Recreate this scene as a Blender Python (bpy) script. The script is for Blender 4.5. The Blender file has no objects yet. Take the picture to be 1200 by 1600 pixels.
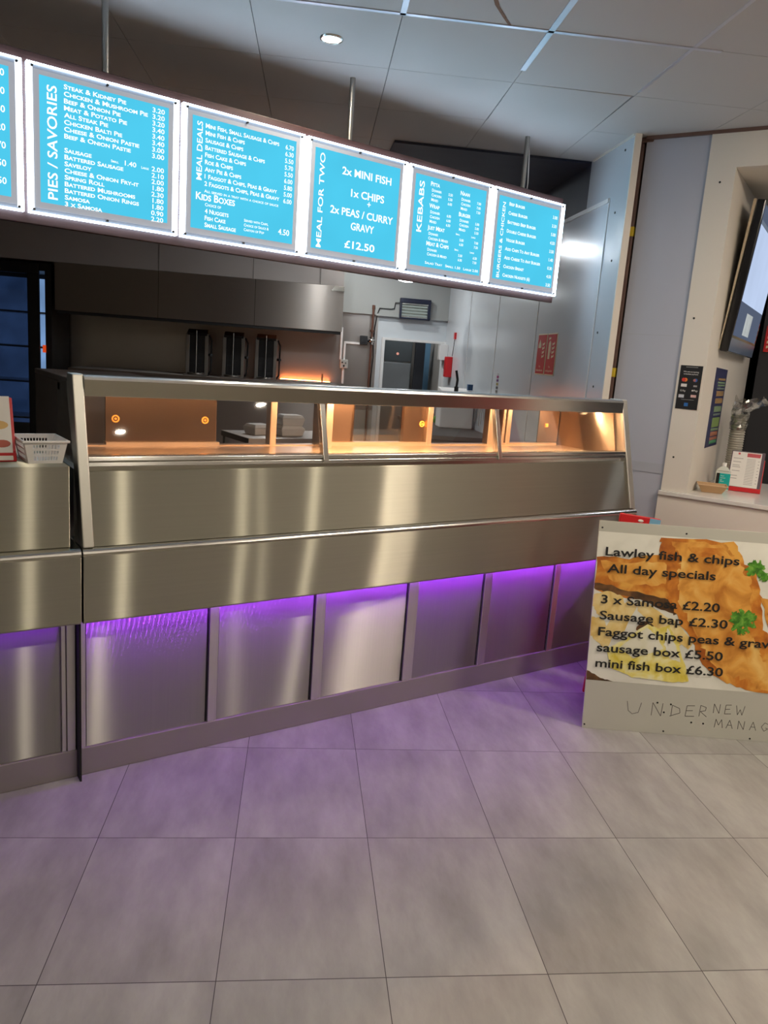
import bpy, math, random
from mathutils import Vector, Matrix
random.seed(7)
sc = bpy.context.scene
COL = sc.collection
R = math.radians

# ------------------------------------------------------------------ camera
CAM_H = 1.55
PITCH, ROLL, YAW, FPX = 0.1981, 0.0737, 0.5993, 1195.6
def cam_axes():
    cy, sy = math.cos(YAW), math.sin(YAW); cp, sp = math.cos(PITCH), math.sin(PITCH); cr, sr = math.cos(ROLL), math.sin(ROLL)
    fwd = Vector((sy*cp, cy*cp, -sp)); right = Vector((cy, -sy, 0)); up = right.cross(fwd)
    return cr*right+sr*up, -sr*right+cr*up, fwd
r_, u_, f_ = cam_axes()
cam_d = bpy.data.cameras.new('camera'); cam = bpy.data.objects.new('camera', cam_d); COL.objects.link(cam)
cam_d.sensor_fit = 'VERTICAL'; cam_d.sensor_height = 24.0; cam_d.lens = FPX/1600*24.0
cam_d.clip_start = 0.05; cam_d.clip_end = 60
cam.matrix_world = Matrix(((r_.x, u_.x, -f_.x, 0), (r_.y, u_.y, -f_.y, 0), (r_.z, u_.z, -f_.z, CAM_H), (0, 0, 0, 1)))
sc.camera = cam

# ------------------------------------------------------------------ world, exposure
w = bpy.data.worlds.new('world'); sc.world = w; w.use_nodes = True
w.node_tree.nodes['Background'].inputs[0].default_value = (0.55, 0.6, 0.7, 1)
w.node_tree.nodes['Background'].inputs[1].default_value = 0.02
sc.view_settings.view_transform = 'Standard'; sc.view_settings.look = 'None'
sc.view_settings.gamma = 1.0; sc.view_settings.exposure = 0.0; sc.view_settings.use_curve_mapping = False
sc.cycles.use_denoising = True
sc.cycles.max_bounces = 10; sc.cycles.diffuse_bounces = 4; sc.cycles.glossy_bounces = 5; sc.cycles.transparent_max_bounces = 12
sc.cycles.sample_clamp_indirect = 6.0
sc.cycles.caustics_reflective = True

# light levels (all tuned here)
SPOT_L = 520.0          # radiance of a ceiling spot's lens
SPOT_COL = (1.0, 0.88, 0.70)
LED_FRAME = 12.0         # white edge light of the menu panels
PRINT_L = 0.95          # backlit blue print
PURPLE_L = 36.0         # purple strip under the counter front
HEAT_W = 6.5           # each heat lamp in the cabinet, watts
KITCHEN_L = 48.0         # round ceiling lamps in the kitchen
GRILL_L = 38.0          # orange element of the griddle
KSPOT_L = 780.0         # added, unseen cool spots that brighten the kitchen

# ------------------------------------------------------------------ frames
WORLD = Matrix.Identity(4)
def frame(x, y, z, deg): return Matrix.Translation((x, y, z)) @ Matrix.Rotation(R(deg), 4, 'Z')
ROOM = frame(3.70, 3.168, 0, -27)       # x along the kitchen's back wall, y deeper; right wall is x = 0
HATCH = frame(3.796, 3.161, 0, -66)     # x along the hatch wall towards the street, y into the wall
MENU = frame(0.565, 3.45, 0, 3.0)       # x along the menu boards, y behind them
FLOOR_DEG = -27.52
CEIL_Z = 2.90

# ------------------------------------------------------------------ materials
MATS = {}
def nt(name):
    m = bpy.data.materials.new(name); m.use_nodes = True
    t = m.node_tree; b = t.nodes['Principled BSDF']
    return m, t, b
def mat(name, color, rough=0.5, metal=0.0, vary=0.06, scale=6.0, bump=0.0, aniso=0.0, stretch=None, spec=0.5, emit=None, emit_s=0.0, coat=0.0, alpha=None):
    """procedural: colour and roughness wander a little with object-space noise"""
    if name in MATS: return MATS[name]
    m, t, b = nt(name); N = t.nodes; L = t.links
    tc = N.new('ShaderNodeTexCoord'); mp = N.new('ShaderNodeMapping'); no = N.new('ShaderNodeTexNoise')
    L.new(tc.outputs['Object'], mp.inputs[0]); L.new(mp.outputs[0], no.inputs['Vector'])
    if stretch: mp.inputs['Scale'].default_value = stretch
    no.inputs['Scale'].default_value = scale; no.inputs['Detail'].default_value = 4
    mx = N.new('ShaderNodeMix'); mx.data_type = 'RGBA'
    c = color
    mx.inputs[6].default_value = (c[0]*(1-vary), c[1]*(1-vary), c[2]*(1-vary), 1)
    mx.inputs[7].default_value = (min(1, c[0]*(1+vary)), min(1, c[1]*(1+vary)), min(1, c[2]*(1+vary)), 1)
    L.new(no.outputs['Fac'], mx.inputs[0]); L.new(mx.outputs[2], b.inputs['Base Color'])
    mr = N.new('ShaderNodeMapRange'); L.new(no.outputs['Fac'], mr.inputs[0])
    mr.inputs[3].default_value = rough*0.9; mr.inputs[4].default_value = min(1, rough*1.1)
    L.new(mr.outputs[0], b.inputs['Roughness'])
    b.inputs['Metallic'].default_value = metal; b.inputs['Specular IOR Level'].default_value = spec
    b.inputs['Coat Weight'].default_value = coat
    if aniso:
        b.inputs['Anisotropic'].default_value = aniso
        tg = N.new('ShaderNodeCombineXYZ'); tg.inputs[2].default_value = 1.0; L.new(tg.outputs[0], b.inputs['Tangent'])
    if bump:
        bp = N.new('ShaderNodeBump'); bp.inputs['Strength'].default_value = bump; bp.inputs['Distance'].default_value = 0.004
        L.new(no.outputs['Fac'], bp.inputs['Height']); L.new(bp.outputs[0], b.inputs['Normal'])
    if emit:
        b.inputs['Emission Color'].default_value = (*emit, 1); b.inputs['Emission Strength'].default_value = emit_s
    MATS[name] = m
    return m
def emis(name, color, s, vary=0.0, scale=4.0):
    if name in MATS: return MATS[name]
    m = bpy.data.materials.new(name); m.use_nodes = True; t = m.node_tree; t.nodes.clear()
    o = t.nodes.new('ShaderNodeOutputMaterial'); e = t.nodes.new('ShaderNodeEmission')
    e.inputs[0].default_value = (*color, 1); e.inputs[1].default_value = s
    if vary:
        tc = t.nodes.new('ShaderNodeTexCoord'); no = t.nodes.new('ShaderNodeTexNoise'); no.inputs['Scale'].default_value = scale
        t.links.new(tc.outputs['Object'], no.inputs['Vector'])
        mr = t.nodes.new('ShaderNodeMapRange'); mr.inputs[3].default_value = s*(1-vary); mr.inputs[4].default_value = s*(1+vary)
        t.links.new(no.outputs['Fac'], mr.inputs[0]); t.links.new(mr.outputs[0], e.inputs[1])
    t.links.new(e.outputs[0], o.inputs[0]); MATS[name] = m
    return m
def glass(name, tint=(1, 1, 1), refl=0.09, rough=0.02):
    """thin pane: mostly clear, mirrors a little more at a slant"""
    if name in MATS: return MATS[name]
    m = bpy.data.materials.new(name); m.use_nodes = True; t = m.node_tree; t.nodes.clear()
    o = t.nodes.new('ShaderNodeOutputMaterial'); mx = t.nodes.new('ShaderNodeMixShader')
    tr = t.nodes.new('ShaderNodeBsdfTransparent'); tr.inputs[0].default_value = (*tint, 1)
    gl = t.nodes.new('ShaderNodeBsdfGlossy'); gl.inputs['Roughness'].default_value = rough
    lw = t.nodes.new('ShaderNodeLayerWeight'); lw.inputs[0].default_value = 0.25
    mr = t.nodes.new('ShaderNodeMapRange'); mr.inputs[3].default_value = refl*0.6; mr.inputs[4].default_value = 0.7
    t.links.new(lw.outputs['Fresnel'], mr.inputs[0]); t.links.new(mr.outputs[0], mx.inputs[0])
    t.links.new(tr.outputs[0], mx.inputs[1]); t.links.new(gl.outputs[0], mx.inputs[2]); t.links.new(mx.outputs[0], o.inputs[0])
    MATS[name] = m
    return m

def brushed(name, color, rough, an, grain, vary=0.06):
    m = bpy.data.materials.new(name); m.use_nodes = True; t = m.node_tree; t.nodes.clear(); N = t.nodes; L = t.links
    o = N.new('ShaderNodeOutputMaterial'); g = N.new('ShaderNodeBsdfAnisotropic'); g.distribution = 'GGX'
    g.inputs['Roughness'].default_value = rough; g.inputs['Anisotropy'].default_value = an
    tg = N.new('ShaderNodeCombineXYZ'); tg.inputs[0].default_value = 1.0; L.new(tg.outputs[0], g.inputs['Tangent'])
    tc = N.new('ShaderNodeTexCoord'); mp = N.new('ShaderNodeMapping'); no = N.new('ShaderNodeTexNoise'); mp.inputs['Scale'].default_value = grain
    L.new(tc.outputs['Object'], mp.inputs[0]); L.new(mp.outputs[0], no.inputs['Vector']); no.inputs['Scale'].default_value = 3.0; no.inputs['Detail'].default_value = 5
    mx = N.new('ShaderNodeMix'); mx.data_type = 'RGBA'; c = color
    mx.inputs[6].default_value = (c[0]*(1-vary), c[1]*(1-vary), c[2]*(1-vary), 1); mx.inputs[7].default_value = (c[0]*(1+vary), c[1]*(1+vary), c[2]*(1+vary), 1)
    L.new(no.outputs['Fac'], mx.inputs[0]); L.new(mx.outputs[2], g.inputs['Color'])
    g2 = N.new('ShaderNodeBsdfAnisotropic'); g2.distribution = 'GGX'; g2.inputs['Roughness'].default_value = 0.62; g2.inputs['Anisotropy'].default_value = 0.45
    L.new(tg.outputs[0], g2.inputs['Tangent']); L.new(mx.outputs[2], g2.inputs['Color'])
    ms = N.new('ShaderNodeMixShader'); ms.inputs[0].default_value = 0.50; L.new(g.outputs[0], ms.inputs[1]); L.new(g2.outputs[0], ms.inputs[2]); L.new(ms.outputs[0], o.inputs[0])
    MATS[name] = m
    return m
# brushed stainless steel: grain runs along the counter, so lights smear upright
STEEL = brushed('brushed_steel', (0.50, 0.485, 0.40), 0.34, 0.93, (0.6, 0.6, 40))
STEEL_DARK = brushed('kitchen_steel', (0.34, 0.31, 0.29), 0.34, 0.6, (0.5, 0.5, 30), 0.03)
STEEL_DOOR = brushed('brushed_steel_door', (0.42, 0.41, 0.385), 0.34, 0.93, (60, 60, 0.6))
STEEL_BRIGHT = mat('polished_steel', (0.72, 0.71, 0.68), 0.20, 1.0, vary=0.04)
STEEL_SOFT = mat('satin_steel', (0.70, 0.69, 0.64), 0.42, 1.0, vary=0.05)

STEEL_CAB = mat('cabinet_steel', (0.62, 0.55, 0.48), 0.34, 1.0, vary=0.08, scale=8)
STEEL_SPLASH = mat('splashback_steel', (0.55, 0.51, 0.49), 0.36, 1.0, vary=0.08, scale=2)
BLACK = mat('matt_black', (0.012, 0.012, 0.014), 0.5)
BLACK_GLOSS = mat('gloss_black', (0.01, 0.01, 0.012), 0.15)
GAP = mat('shadow_gap', (0.01, 0.01, 0.01), 0.9)
WHITE_PVC = mat('white_wall_cladding', (0.60, 0.64, 0.68), 0.19, 0, vary=0.03, scale=1.5)
GREY_WALL = mat('grey_painted_panel', (0.47, 0.49, 0.57), 0.55, 0, vary=0.03, scale=1.5)
CREAM = mat('cream_panel', (0.78, 0.73, 0.65), 0.45, 0, vary=0.03, scale=2)
BEIGE = mat('beige_paint', (0.32, 0.30, 0.23), 0.7, 0, vary=0.05, scale=1)
DARKWALL = mat('dark_paint', (0.03, 0.03, 0.035), 0.8)
VOID_DARK = mat('void_shade_navy', (0.022, 0.026, 0.05), 0.6)
SOFFIT = mat('grey_brown_bulkhead', (0.30, 0.27, 0.26), 0.6, vary=0.05, scale=1.5)
BACKGREY = mat('grey_back_wall', (0.36, 0.37, 0.36), 0.4, vary=0.05, scale=1.5)
WHITE_PAINT = mat('white_paint', (0.72, 0.72, 0.72), 0.5)
WHITE_PLASTIC = mat('white_plastic', (0.84, 0.83, 0.82), 0.35)
WOOD = mat('dark_wood_edge', (0.050, 0.021, 0.018), 0.45, vary=0.6, scale=5, stretch=(1, 8, 30))
BROWN = mat('brown_pipe_paint', (0.15, 0.085, 0.068), 0.45, vary=0.25, scale=9)
COPPER = mat('old_copper', (0.13, 0.055, 0.035), 0.5, 0.3, vary=0.3, scale=14)
YELLOW = mat('yellow_tape', (0.72, 0.52, 0.03), 0.5)
RED = mat('red_plastic', (0.55, 0.012, 0.018), 0.4)
RED_SIGN = mat('red_sign_face', (0.56, 0.02, 0.025), 0.35)
BLUE = mat('blue_plastic', (0.02, 0.07, 0.17), 0.4)
SKY = mat('pale_blue_print', (0.18, 0.42, 0.62), 0.4)
TEAL = mat('teal_label', (0.01, 0.42, 0.40), 0.35)
KRAFT = mat('kraft_card', (0.46, 0.29, 0.15), 0.7, vary=0.12)
PAPER = mat('white_paper', (0.75, 0.73, 0.70), 0.6)
GREEN = mat('green_cloth', (0.10, 0.26, 0.03), 0.8, vary=0.4, scale=40, bump=0.6)
GREYTEXT = mat('grey_print', (0.35, 0.33, 0.33), 0.6)
INK = mat('black_ink', (0.012, 0.012, 0.012), 0.5)
PEN = mat('pencil_line', (0.14, 0.13, 0.12), 0.6)
BOARD = mat('board_pale_grey', (0.50, 0.50, 0.44), 0.45, vary=0.03)
CREAM_PICT = mat('cream_pictogram', (0.75, 0.66, 0.45), 0.5)
SCREW = mat('dark_screw', (0.05, 0.05, 0.05), 0.35, 0.7)
TBAR = mat('ceiling_bar', (0.70, 0.70, 0.76), 0.36, 0.6)
TILE = mat('ceiling_tile', (0.60, 0.58, 0.57), 0.62, vary=0.03, scale=1.0)
GLASS = glass('clear_glass')
GLASS_REAR = glass('smoky_rear_glass', (0.9, 0.86, 0.80), 0.16, 0.05)
DARK_GLASS = glass('dark_door_glass', (0.30, 0.34, 0.42), 0.25, 0.03)
CLEAR_PLASTIC = glass('clear_plastic', (0.86, 0.86, 0.84), 0.45, 0.12)
ACRYLIC = mat('frosted_acrylic', (0.16, 0.18, 0.21), 0.25, emit=(0.72, 0.78, 0.92), emit_s=0.20)
MATBORDER = mat('grey_mat_border', (0.22, 0.23, 0.25), 0.4, emit=(0.72, 0.75, 0.84), emit_s=0.40)
LEDW = emis('white_led_edge', (0.62, 0.80, 1.0), LED_FRAME)
LEDW_SOFT = emis('white_led_side', (0.86, 0.92, 1.0), LED_FRAME*0.2, 0.35, 30)
PRINT = emis('backlit_blue_print', (0.085, 0.64, 0.92), PRINT_L, 0.14, 3)
LETTER = emis('backlit_white_letters', (0.95, 1.0, 1.0), 1.25)

# ------------------------------------------------------------------ mesh builder
class MB:
    def __init__(s, F=WORLD): s.v = []; s.f = []; s.mi = []; s.m = 0; s.F = F; s.sm = []
    def add(s, vs, fs, smooth=False):
        o = len(s.v); s.v += [s.F @ Vector(p) for p in vs]
        for f in fs: s.f.append([o+i for i in f]); s.mi.append(s.m); s.sm.append(smooth)
        return s
    def box(s, x0, x1, y0, y1, z0, z1):
        vs = [(x, y, z) for z in (z0, z1) for y in (y0, y1) for x in (x0, x1)]
        return s.add(vs, [(0, 2, 3, 1), (4, 5, 7, 6), (0, 1, 5, 4), (2, 6, 7, 3), (0, 4, 6, 2), (1, 3, 7, 5)])
    def prism_x(s, prof, x0, x1):          # profile of (y, z), run along x
        n = len(prof); vs = [(x0, y, z) for y, z in prof]+[(x1, y, z) for y, z in prof]
        fs = [tuple(range(n))[::-1], tuple(range(n, 2*n))]+[(i, (i+1) % n, n+(i+1) % n, n+i) for i in range(n)]
        return s.add(vs, fs)
    def prism_z(s, prof, z0, z1):          # profile of (x, y)
        n = len(prof); vs = [(x, y, z0) for x, y in prof]+[(x, y, z1) for x, y in prof]
        return s.add(vs, [tuple(range(n))[::-1], tuple(range(n, 2*n))]+[(i, (i+1) % n, n+(i+1) % n, n+i) for i in range(n)])
    def prism_y(s, prof, y0, y1):          # profile of (x, z)
        n = len(prof); vs = [(x, y0, z) for x, z in prof]+[(x, y1, z) for x, z in prof]
        return s.add(vs, [tuple(range(n)), tuple(range(n, 2*n))[::-1]]+[(i, n+i, n+(i+1) % n, (i+1) % n) for i in range(n)])
    def hexa(s, b, t):                     # bottom four and top four corners
        return s.add(list(b)+list(t), [(0, 3, 2, 1), (4, 5, 6, 7), (0, 1, 5, 4), (1, 2, 6, 5), (2, 3, 7, 6), (3, 0, 4, 7)])
    def quad(s, a, b, c, d): return s.add([a, b, c, d], [(0, 1, 2, 3)])
    def rod(s, p, q, r, n=14, r2=None, caps=True):
        p, q = Vector(p), Vector(q); d = (q-p).normalized(); a = d.orthogonal().normalized(); b = d.cross(a); r2 = r if r2 is None else r2
        vs = []
        for c, rr in ((p, r), (q, r2)): vs += [tuple(c+rr*(math.cos(2*math.pi*i/n)*a+math.sin(2*math.pi*i/n)*b)) for i in range(n)]
        s.add(vs, [(i, (i+1) % n, n+(i+1) % n, n+i) for i in range(n)], True)
        if caps: s.add(vs, [tuple(range(n))[::-1], tuple(range(n, 2*n))])
        return s
    def tube(s, pts, r, n=8):
        for a, b in zip(pts, pts[1:]): s.rod(a, b, r, n)
        for p in pts[1:-1]: s.ball(p, r, 6, 8)
        return s
    def ball(s, c, r, nu=10, nv=14, sx=1, sy=1, sz=1):
        vs = []; fs = []
        for i in range(nu+1):
            th = math.pi*i/nu
            for j in range(nv):
                ph = 2*math.pi*j/nv; vs.append((c[0]+sx*r*math.sin(th)*math.cos(ph), c[1]+sy*r*math.sin(th)*math.sin(ph), c[2]+sz*r*math.cos(th)))
        for i in range(nu):
            for j in range(nv): fs.append((i*nv+j, (i+1)*nv+j, (i+1)*nv+(j+1) % nv, i*nv+(j+1) % nv))
        return s.add(vs, fs, True)
    def lathe(s, c, prof, n=24):           # prof of (r, z) about a vertical axis at c
        vs = [(c[0]+r*math.cos(2*math.pi*j/n), c[1]+r*math.sin(2*math.pi*j/n), c[2]+z) for r, z in prof for j in range(n)]
        fs = [(i*n+j, i*n+(j+1) % n, (i+1)*n+(j+1) % n, (i+1)*n+j) for i in range(len(prof)-1) for j in range(n)]
        return s.add(vs, fs, True)
    def build(s, name, mats, parent=None, bevel=0.0, seg=2):
        if not isinstance(mats, (list, tuple)): mats = [mats]
        inv = TM[parent.name].inverted() if parent else None
        me = bpy.data.meshes.new(name)
        base = None
        vs = s.v
        if parent: vs = [inv @ p for p in vs]
        else:
            base = sum(vs, Vector())/len(vs); base.z = min(p.z for p in vs); vs = [p-base for p in vs]
        me.from_pydata([tuple(p) for p in vs], [], s.f)
        for m in mats: me.materials.append(m)
        for p, i, sm in zip(me.polygons, s.mi, s.sm): p.material_index = i; p.use_smooth = sm
        me.update()
        o = bpy.data.objects.new(name, me); COL.objects.link(o)
        if parent: o.parent = parent; TM[o.name] = TM[parent.name]
        else: o.location = base; TM[o.name] = Matrix.Translation(base)
        if bevel:
            b = o.modifiers.new('bevel', 'BEVEL'); b.width = bevel; b.segments = seg; b.limit_method = 'ANGLE'; b.angle_limit = R(40)
        return o
TM = {}
def thing(name, label, cat, M, group=None):
    o = bpy.data.objects.new(name, None); COL.objects.link(o); o.empty_display_size = 0.05
    o.matrix_world = M; TM[o.name] = M.copy(); o['label'] = label; o['category'] = cat
    if group: o['group'] = group
    return o
def tag(o, label, cat, group=None):
    o['label'] = label; o['category'] = cat
    if group: o['group'] = group
    return o
def struct(o): o['kind'] = 'structure'; return o
def at(F, x, y, z, deg=0): return F @ frame(x, y, z, deg)
def dup(root, M, label=None):
    r = root.copy(); COL.objects.link(r); r.matrix_world = M; TM[r.name] = M.copy()
    if label: r['label'] = label
    for ch in root.children:
        c = ch.copy(); COL.objects.link(c); c.parent = r; TM[c.name] = M.copy()
        for g in ch.children:
            d = g.copy(); COL.objects.link(d); d.parent = c
    return r

# lettering: text outlines turned to flat meshes and laid on a plane (origin o, right ex, up ey)
def text_geo(body, small_caps=False, bold=0.0, shear=0.0):
    cu = bpy.data.curves.new('t', 'FONT'); cu.body = body; cu.size = 1.0; cu.offset = bold; cu.resolution_u = 3; cu.shear = shear
    if small_caps:
        cu.small_caps_scale = 0.78
        for i, ch in enumerate(body): cu.body_format[i].use_small_caps = True
    o = bpy.data.objects.new('t', cu); COL.objects.link(o)
    dg = bpy.context.evaluated_depsgraph_get(); me = bpy.data.meshes.new_from_object(o.evaluated_get(dg))
    vs = [v.co.copy() for v in me.vertices]; fs = [tuple(p.vertices) for p in me.polygons]
    bpy.data.objects.remove(o); bpy.data.curves.remove(cu); bpy.data.meshes.remove(me)
    return vs, fs
def put_text(mb, body, o, ex, ey, size, width=None, align='L', small_caps=False, bold=0.012, stretch=1.0, shear=0.0):
    vs, fs = text_geo(body, small_caps, bold, shear)
    if not vs: return
    x0 = min(v.x for v in vs); x1 = max(v.x for v in vs)
    sx = size*stretch if width is None else width/(x1-x0)
    off = {'L': x0, 'R': x1, 'C': (x0+x1)/2}[align]
    o, ex, ey = Vector(o), Vector(ex), Vector(ey)
    mb.add([tuple(o+ex*((v.x-off)*sx)+ey*(v.y*size)) for v in vs], fs)

# ================================================================== STRUCTURE
# floor: vinyl tiles, thin dark joints, smoky grey patches
def floor_mat():
    m, t, b = nt('grey_floor_tiles'); N = t.nodes; L = t.links
    g = N.new('ShaderNodeNewGeometry'); mp = N.new('ShaderNodeMapping'); mp.vector_type = 'TEXTURE'
    mp.inputs['Location'].default_value = (-0.1114, 1.9332, 0); mp.inputs['Rotation'].default_value = (0, 0, R(FLOOR_DEG)); mp.inputs['Scale'].default_value = (0.42817, 0.57866, 1)
    L.new(g.outputs['Position'], mp.inputs[0])
    sp = N.new('ShaderNodeSeparateXYZ'); L.new(mp.outputs[0], sp.inputs[0])
    def mth(op, a, bb=None):
        n = N.new('ShaderNodeMath'); n.operation = op
        for i, x in enumerate((a, bb)):
            if x is None: continue
            if isinstance(x, (int, float)): n.inputs[i].default_value = x
            else: L.new(x, n.inputs[i])
        return n.outputs[0]
    def line(o, wd):
        fr = mth('FRACT', mth('ADD', o, 100.0)); d = mth('MINIMUM', fr, mth('SUBTRACT', 1.0, fr)); return mth('LESS_THAN', d, wd)
    joint = mth('MAXIMUM', line(sp.outputs[0], 0.0026), line(sp.outputs[1], 0.0022))
    ident = N.new('ShaderNodeCombineXYZ'); L.new(mth('FLOOR', sp.outputs[0]), ident.inputs[0]); L.new(mth('FLOOR', sp.outputs[1]), ident.inputs[1])
    wn = N.new('ShaderNodeTexWhiteNoise'); L.new(ident.outputs[0], wn.inputs['Vector'])
    va = N.new('ShaderNodeVectorMath'); va.operation = 'MULTIPLY_ADD'; L.new(wn.outputs['Color'], va.inputs[0]); va.inputs[1].default_value = (9, 9, 9); L.new(mp.outputs[0], va.inputs[2])
    m2 = N.new('ShaderNodeMapping'); m2.inputs['Scale'].default_value = (1.7, 0.8, 1); m2.inputs['Rotation'].default_value = (0, 0, 0.5); L.new(va.outputs[0], m2.inputs[0])
    n1 = N.new('ShaderNodeTexNoise'); n1.inputs['Scale'].default_value = 1.6; n1.inputs['Detail'].default_value = 7; n1.inputs['Roughness'].default_value = 0.62; L.new(m2.outputs[0], n1.inputs['Vector'])
    cr = N.new('ShaderNodeValToRGB'); L.new(n1.outputs['Fac'], cr.inputs[0])
    e = cr.color_ramp.elements; e[0].position = 0.30; e[0].color = (0.222, 0.216, 0.202, 1); e[1].position = 0.72; e[1].color = (0.385, 0.385, 0.355, 1)
    k = e.new(0.5); k.color = (0.298, 0.293, 0.273, 1)
    n2 = N.new('ShaderNodeTexNoise'); n2.inputs['Scale'].default_value = 260; L.new(g.outputs['Position'], n2.inputs['Vector'])
    speck = mth('GREATER_THAN', n2.outputs['Fac'], 0.78)
    dk = N.new('ShaderNodeMix'); dk.data_type = 'RGBA'; L.new(cr.outputs[0], dk.inputs[6]); dk.inputs[7].default_value = (0.20, 0.18, 0.17, 1); L.new(speck, dk.inputs[0])
    mx = N.new('ShaderNodeMix'); mx.data_type = 'RGBA'; L.new(joint, mx.inputs[0]); L.new(dk.outputs[2], mx.inputs[6]); mx.inputs[7].default_value = (0.045, 0.038, 0.038, 1)
    L.new(mx.outputs[2], b.inputs['Base Color'])
    mr = N.new('ShaderNodeMapRange'); L.new(n1.outputs['Fac'], mr.inputs[0]); mr.inputs[3].default_value = 0.50; mr.inputs[4].default_value = 0.40; L.new(mr.outputs[0], b.inputs['Roughness'])
    b.inputs['Specular IOR Level'].default_value = 0.35
    return m
mb = MB(); mb.box(-6, 10, -5, 15, -0.1, 0.0); struct(mb.build('floor', floor_mat()))

mb = MB(ROOM); mb.box(-9, -0.02, 1.2, 5.14, 0.0, 0.006); struct(mb.build('floor_added_bounce', mat('added_bounce_brown', (0.16, 0.065, 0.040), 0.5, vary=.2, scale=8)))  # unseen floor slab, added in brown to bounce warm light onto the ceiling
# ceiling: square tiles hung with small gaps under a dark void, one tile dropped at a corner
CE = frame(1.851, 2.835, CEIL_Z, -28.5); CP = 0.6084
mb = MB(CE)
mb.m = 1; mb.box(-16, 16, -14, 16, 0.03, 0.06); mb.m = 0
for i in range(-13, 14):
    for j in range(-12, 20):
        g = 0.0016; x0, x1, y0, y1 = i*CP+g, (i+1)*CP-g, j*CP+g, (j+1)*CP-g
        if abs(i) > 9 or j > 14 or j < -10:
            mb.quad((x0-g, y0-g, 0), (x0-g, y1+g, 0), (x1+g, y1+g, 0), (x1+g, y0-g, 0)); continue
        d = [0, 0, 0, 0]
        if (i, j) == (1, 1): d = [0.0, -0.004, -0.022, -0.006]    # corner order x0y0, x1y0, x1y1, x0y1
        b = [(x0, y0, d[0]), (x1, y0, d[1]), (x1, y1, d[2]), (x0, y1, d[3])]
        if (i, j) == (1, 1): b = [(x0, y0, 0), (x1-0.012, y0, -0.004), (x1-0.014, y1-0.014, -0.014), (x0, y1-0.008, -0.006)]
        mb.hexa(b, [(x, y, z+0.02) for x, y, z in b])
struct(mb.build('ceiling', [TILE, GAP]))
mb = MB(CE)
for x0, x1, y0, y1 in ((-2.0*CP, 2.2*CP, -0.010, 0.010), (-0.012, 0.012, -3*CP, 0.02*CP), (CP-0.013, CP+0.013, -3*CP, 0.72*CP), (-CP-0.01, -CP+0.01, -3*CP, 0)):
    mb.box(x0, x1, y0, y1, -0.0035, 0.0)
mb.box(2*CP-0.008, 2*CP+0.008, -3*CP, 0.9*CP, -0.002, 0)
struct(mb.build('trim_1', TBAR))
# water stain and crack lines on the tiles
STAIN = mat('brown_stain', (0.25, 0.14, 0.09), 0.8, vary=0.4, scale=30)
mb = MB(CE); pts = [(0.42*CP, -0.55*CP), (0.50*CP, -0.42*CP), (0.55*CP, -0.28*CP), (0.64*CP, -0.12*CP), (0.70*CP, -0.02*CP)]
for (a, b_), wd in zip(zip(pts, pts[1:]), (0.012, 0.018, 0.016, 0.014)):
    mb.quad((a[0], a[1], -0.001), (b_[0], b_[1], -0.001), (b_[0]+wd, b_[1], -0.001), (a[0]+wd, a[1], -0.001))
struct(mb.build('trim_2', STAIN))

# kitchen right wall, clad in white plastic; the front pier rises to the ceiling
mb = MB(ROOM)
mb.box(0, 0.034, 0.0, 5.30, 0, 2.585)
mb.box(0, 0.034, 0.0, 0.66, 2.585, CEIL_Z)
struct(mb.build('wall_right', WHITE_PVC))
mb = MB(ROOM); mb.box(0.0, 0.034, 0.66, 5.30, 2.585, CEIL_Z); struct(mb.build('wall_right_upper', VOID_DARK))  # near-black navy stands for the unlit gap above the cladding
mb = MB(ROOM); mb.box(-0.012, 0.0, 0.27, 5.2, 2.575, 2.60); mb.box(-0.006, 0, 0.262, 0.272, 0, 2.60); mb.box(-0.004, 0, 1.46, 1.468, 0, 2.575); mb.box(-0.004, 0, 2.66, 2.668, 0, 2.575); mb.box(-0.004, 0, 3.86, 3.868, 0, 2.575)
struct(mb.build('trim_3', WHITE_PAINT))
mb = MB(ROOM); mb.box(-0.004, 0.036, -0.010, 0.0, 0, CEIL_Z); mb.box(-0.01, 0.0, 0.0, 0.62, CEIL_Z-0.012, CEIL_Z); struct(mb.build('trim_4', CREAM))
mb = MB(ROOM)
for v, z in ((0.16, 2.50), (0.12, 2.22), (0.20, 1.80), (0.12, 2.84), (0.16, 1.47)): mb.rod((-0.004, v, z), (0, v, z), 0.007, 10)
struct(mb.build('trim_5', SCREW))

# kitchen back wall with the doorway
mb = MB(ROOM)
mb.box(-9, -0.80, 5.15, 5.25, 0, 2.06); mb.box(-0.80, 0.0, 5.15, 5.25, 1.775, 2.06)
mb.m = 1; mb.box(-0.80, 0.0, 5.146, 5.15, 1.775, 2.06); mb.box(-0.86, -0.80, 5.146, 5.15, 0, 2.06); mb.m = 2; mb.box(-4.6, -0.86, 5.146, 5.15, 0.9, 2.06)
struct(mb.build('wall_back', [BACKGREY, WHITE_PVC, STEEL_SPLASH]))
mb = MB(ROOM); mb.box(-9, 0.0, 5.10, 5.25, 2.06, CEIL_Z); struct(mb.build('wall_back_upper', BACKGREY))
mb = MB(ROOM); mb.box(-0.80, -0.765, 5.10, 5.25, 0, 1.80); mb.box(-0.765, -0.03, 5.10, 5.25, 1.77, 1.80); mb.box(-0.03, 0.0, 5.08, 5.25, 0, 1.80)
struct(mb.build('trim_6', WHITE_PAINT))
mb = MB(ROOM); mb.box(-0.9, -0.004, 5.085, 5.10, 2.05, 2.075); struct(mb.build('trim_7', BACKGREY))
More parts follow.
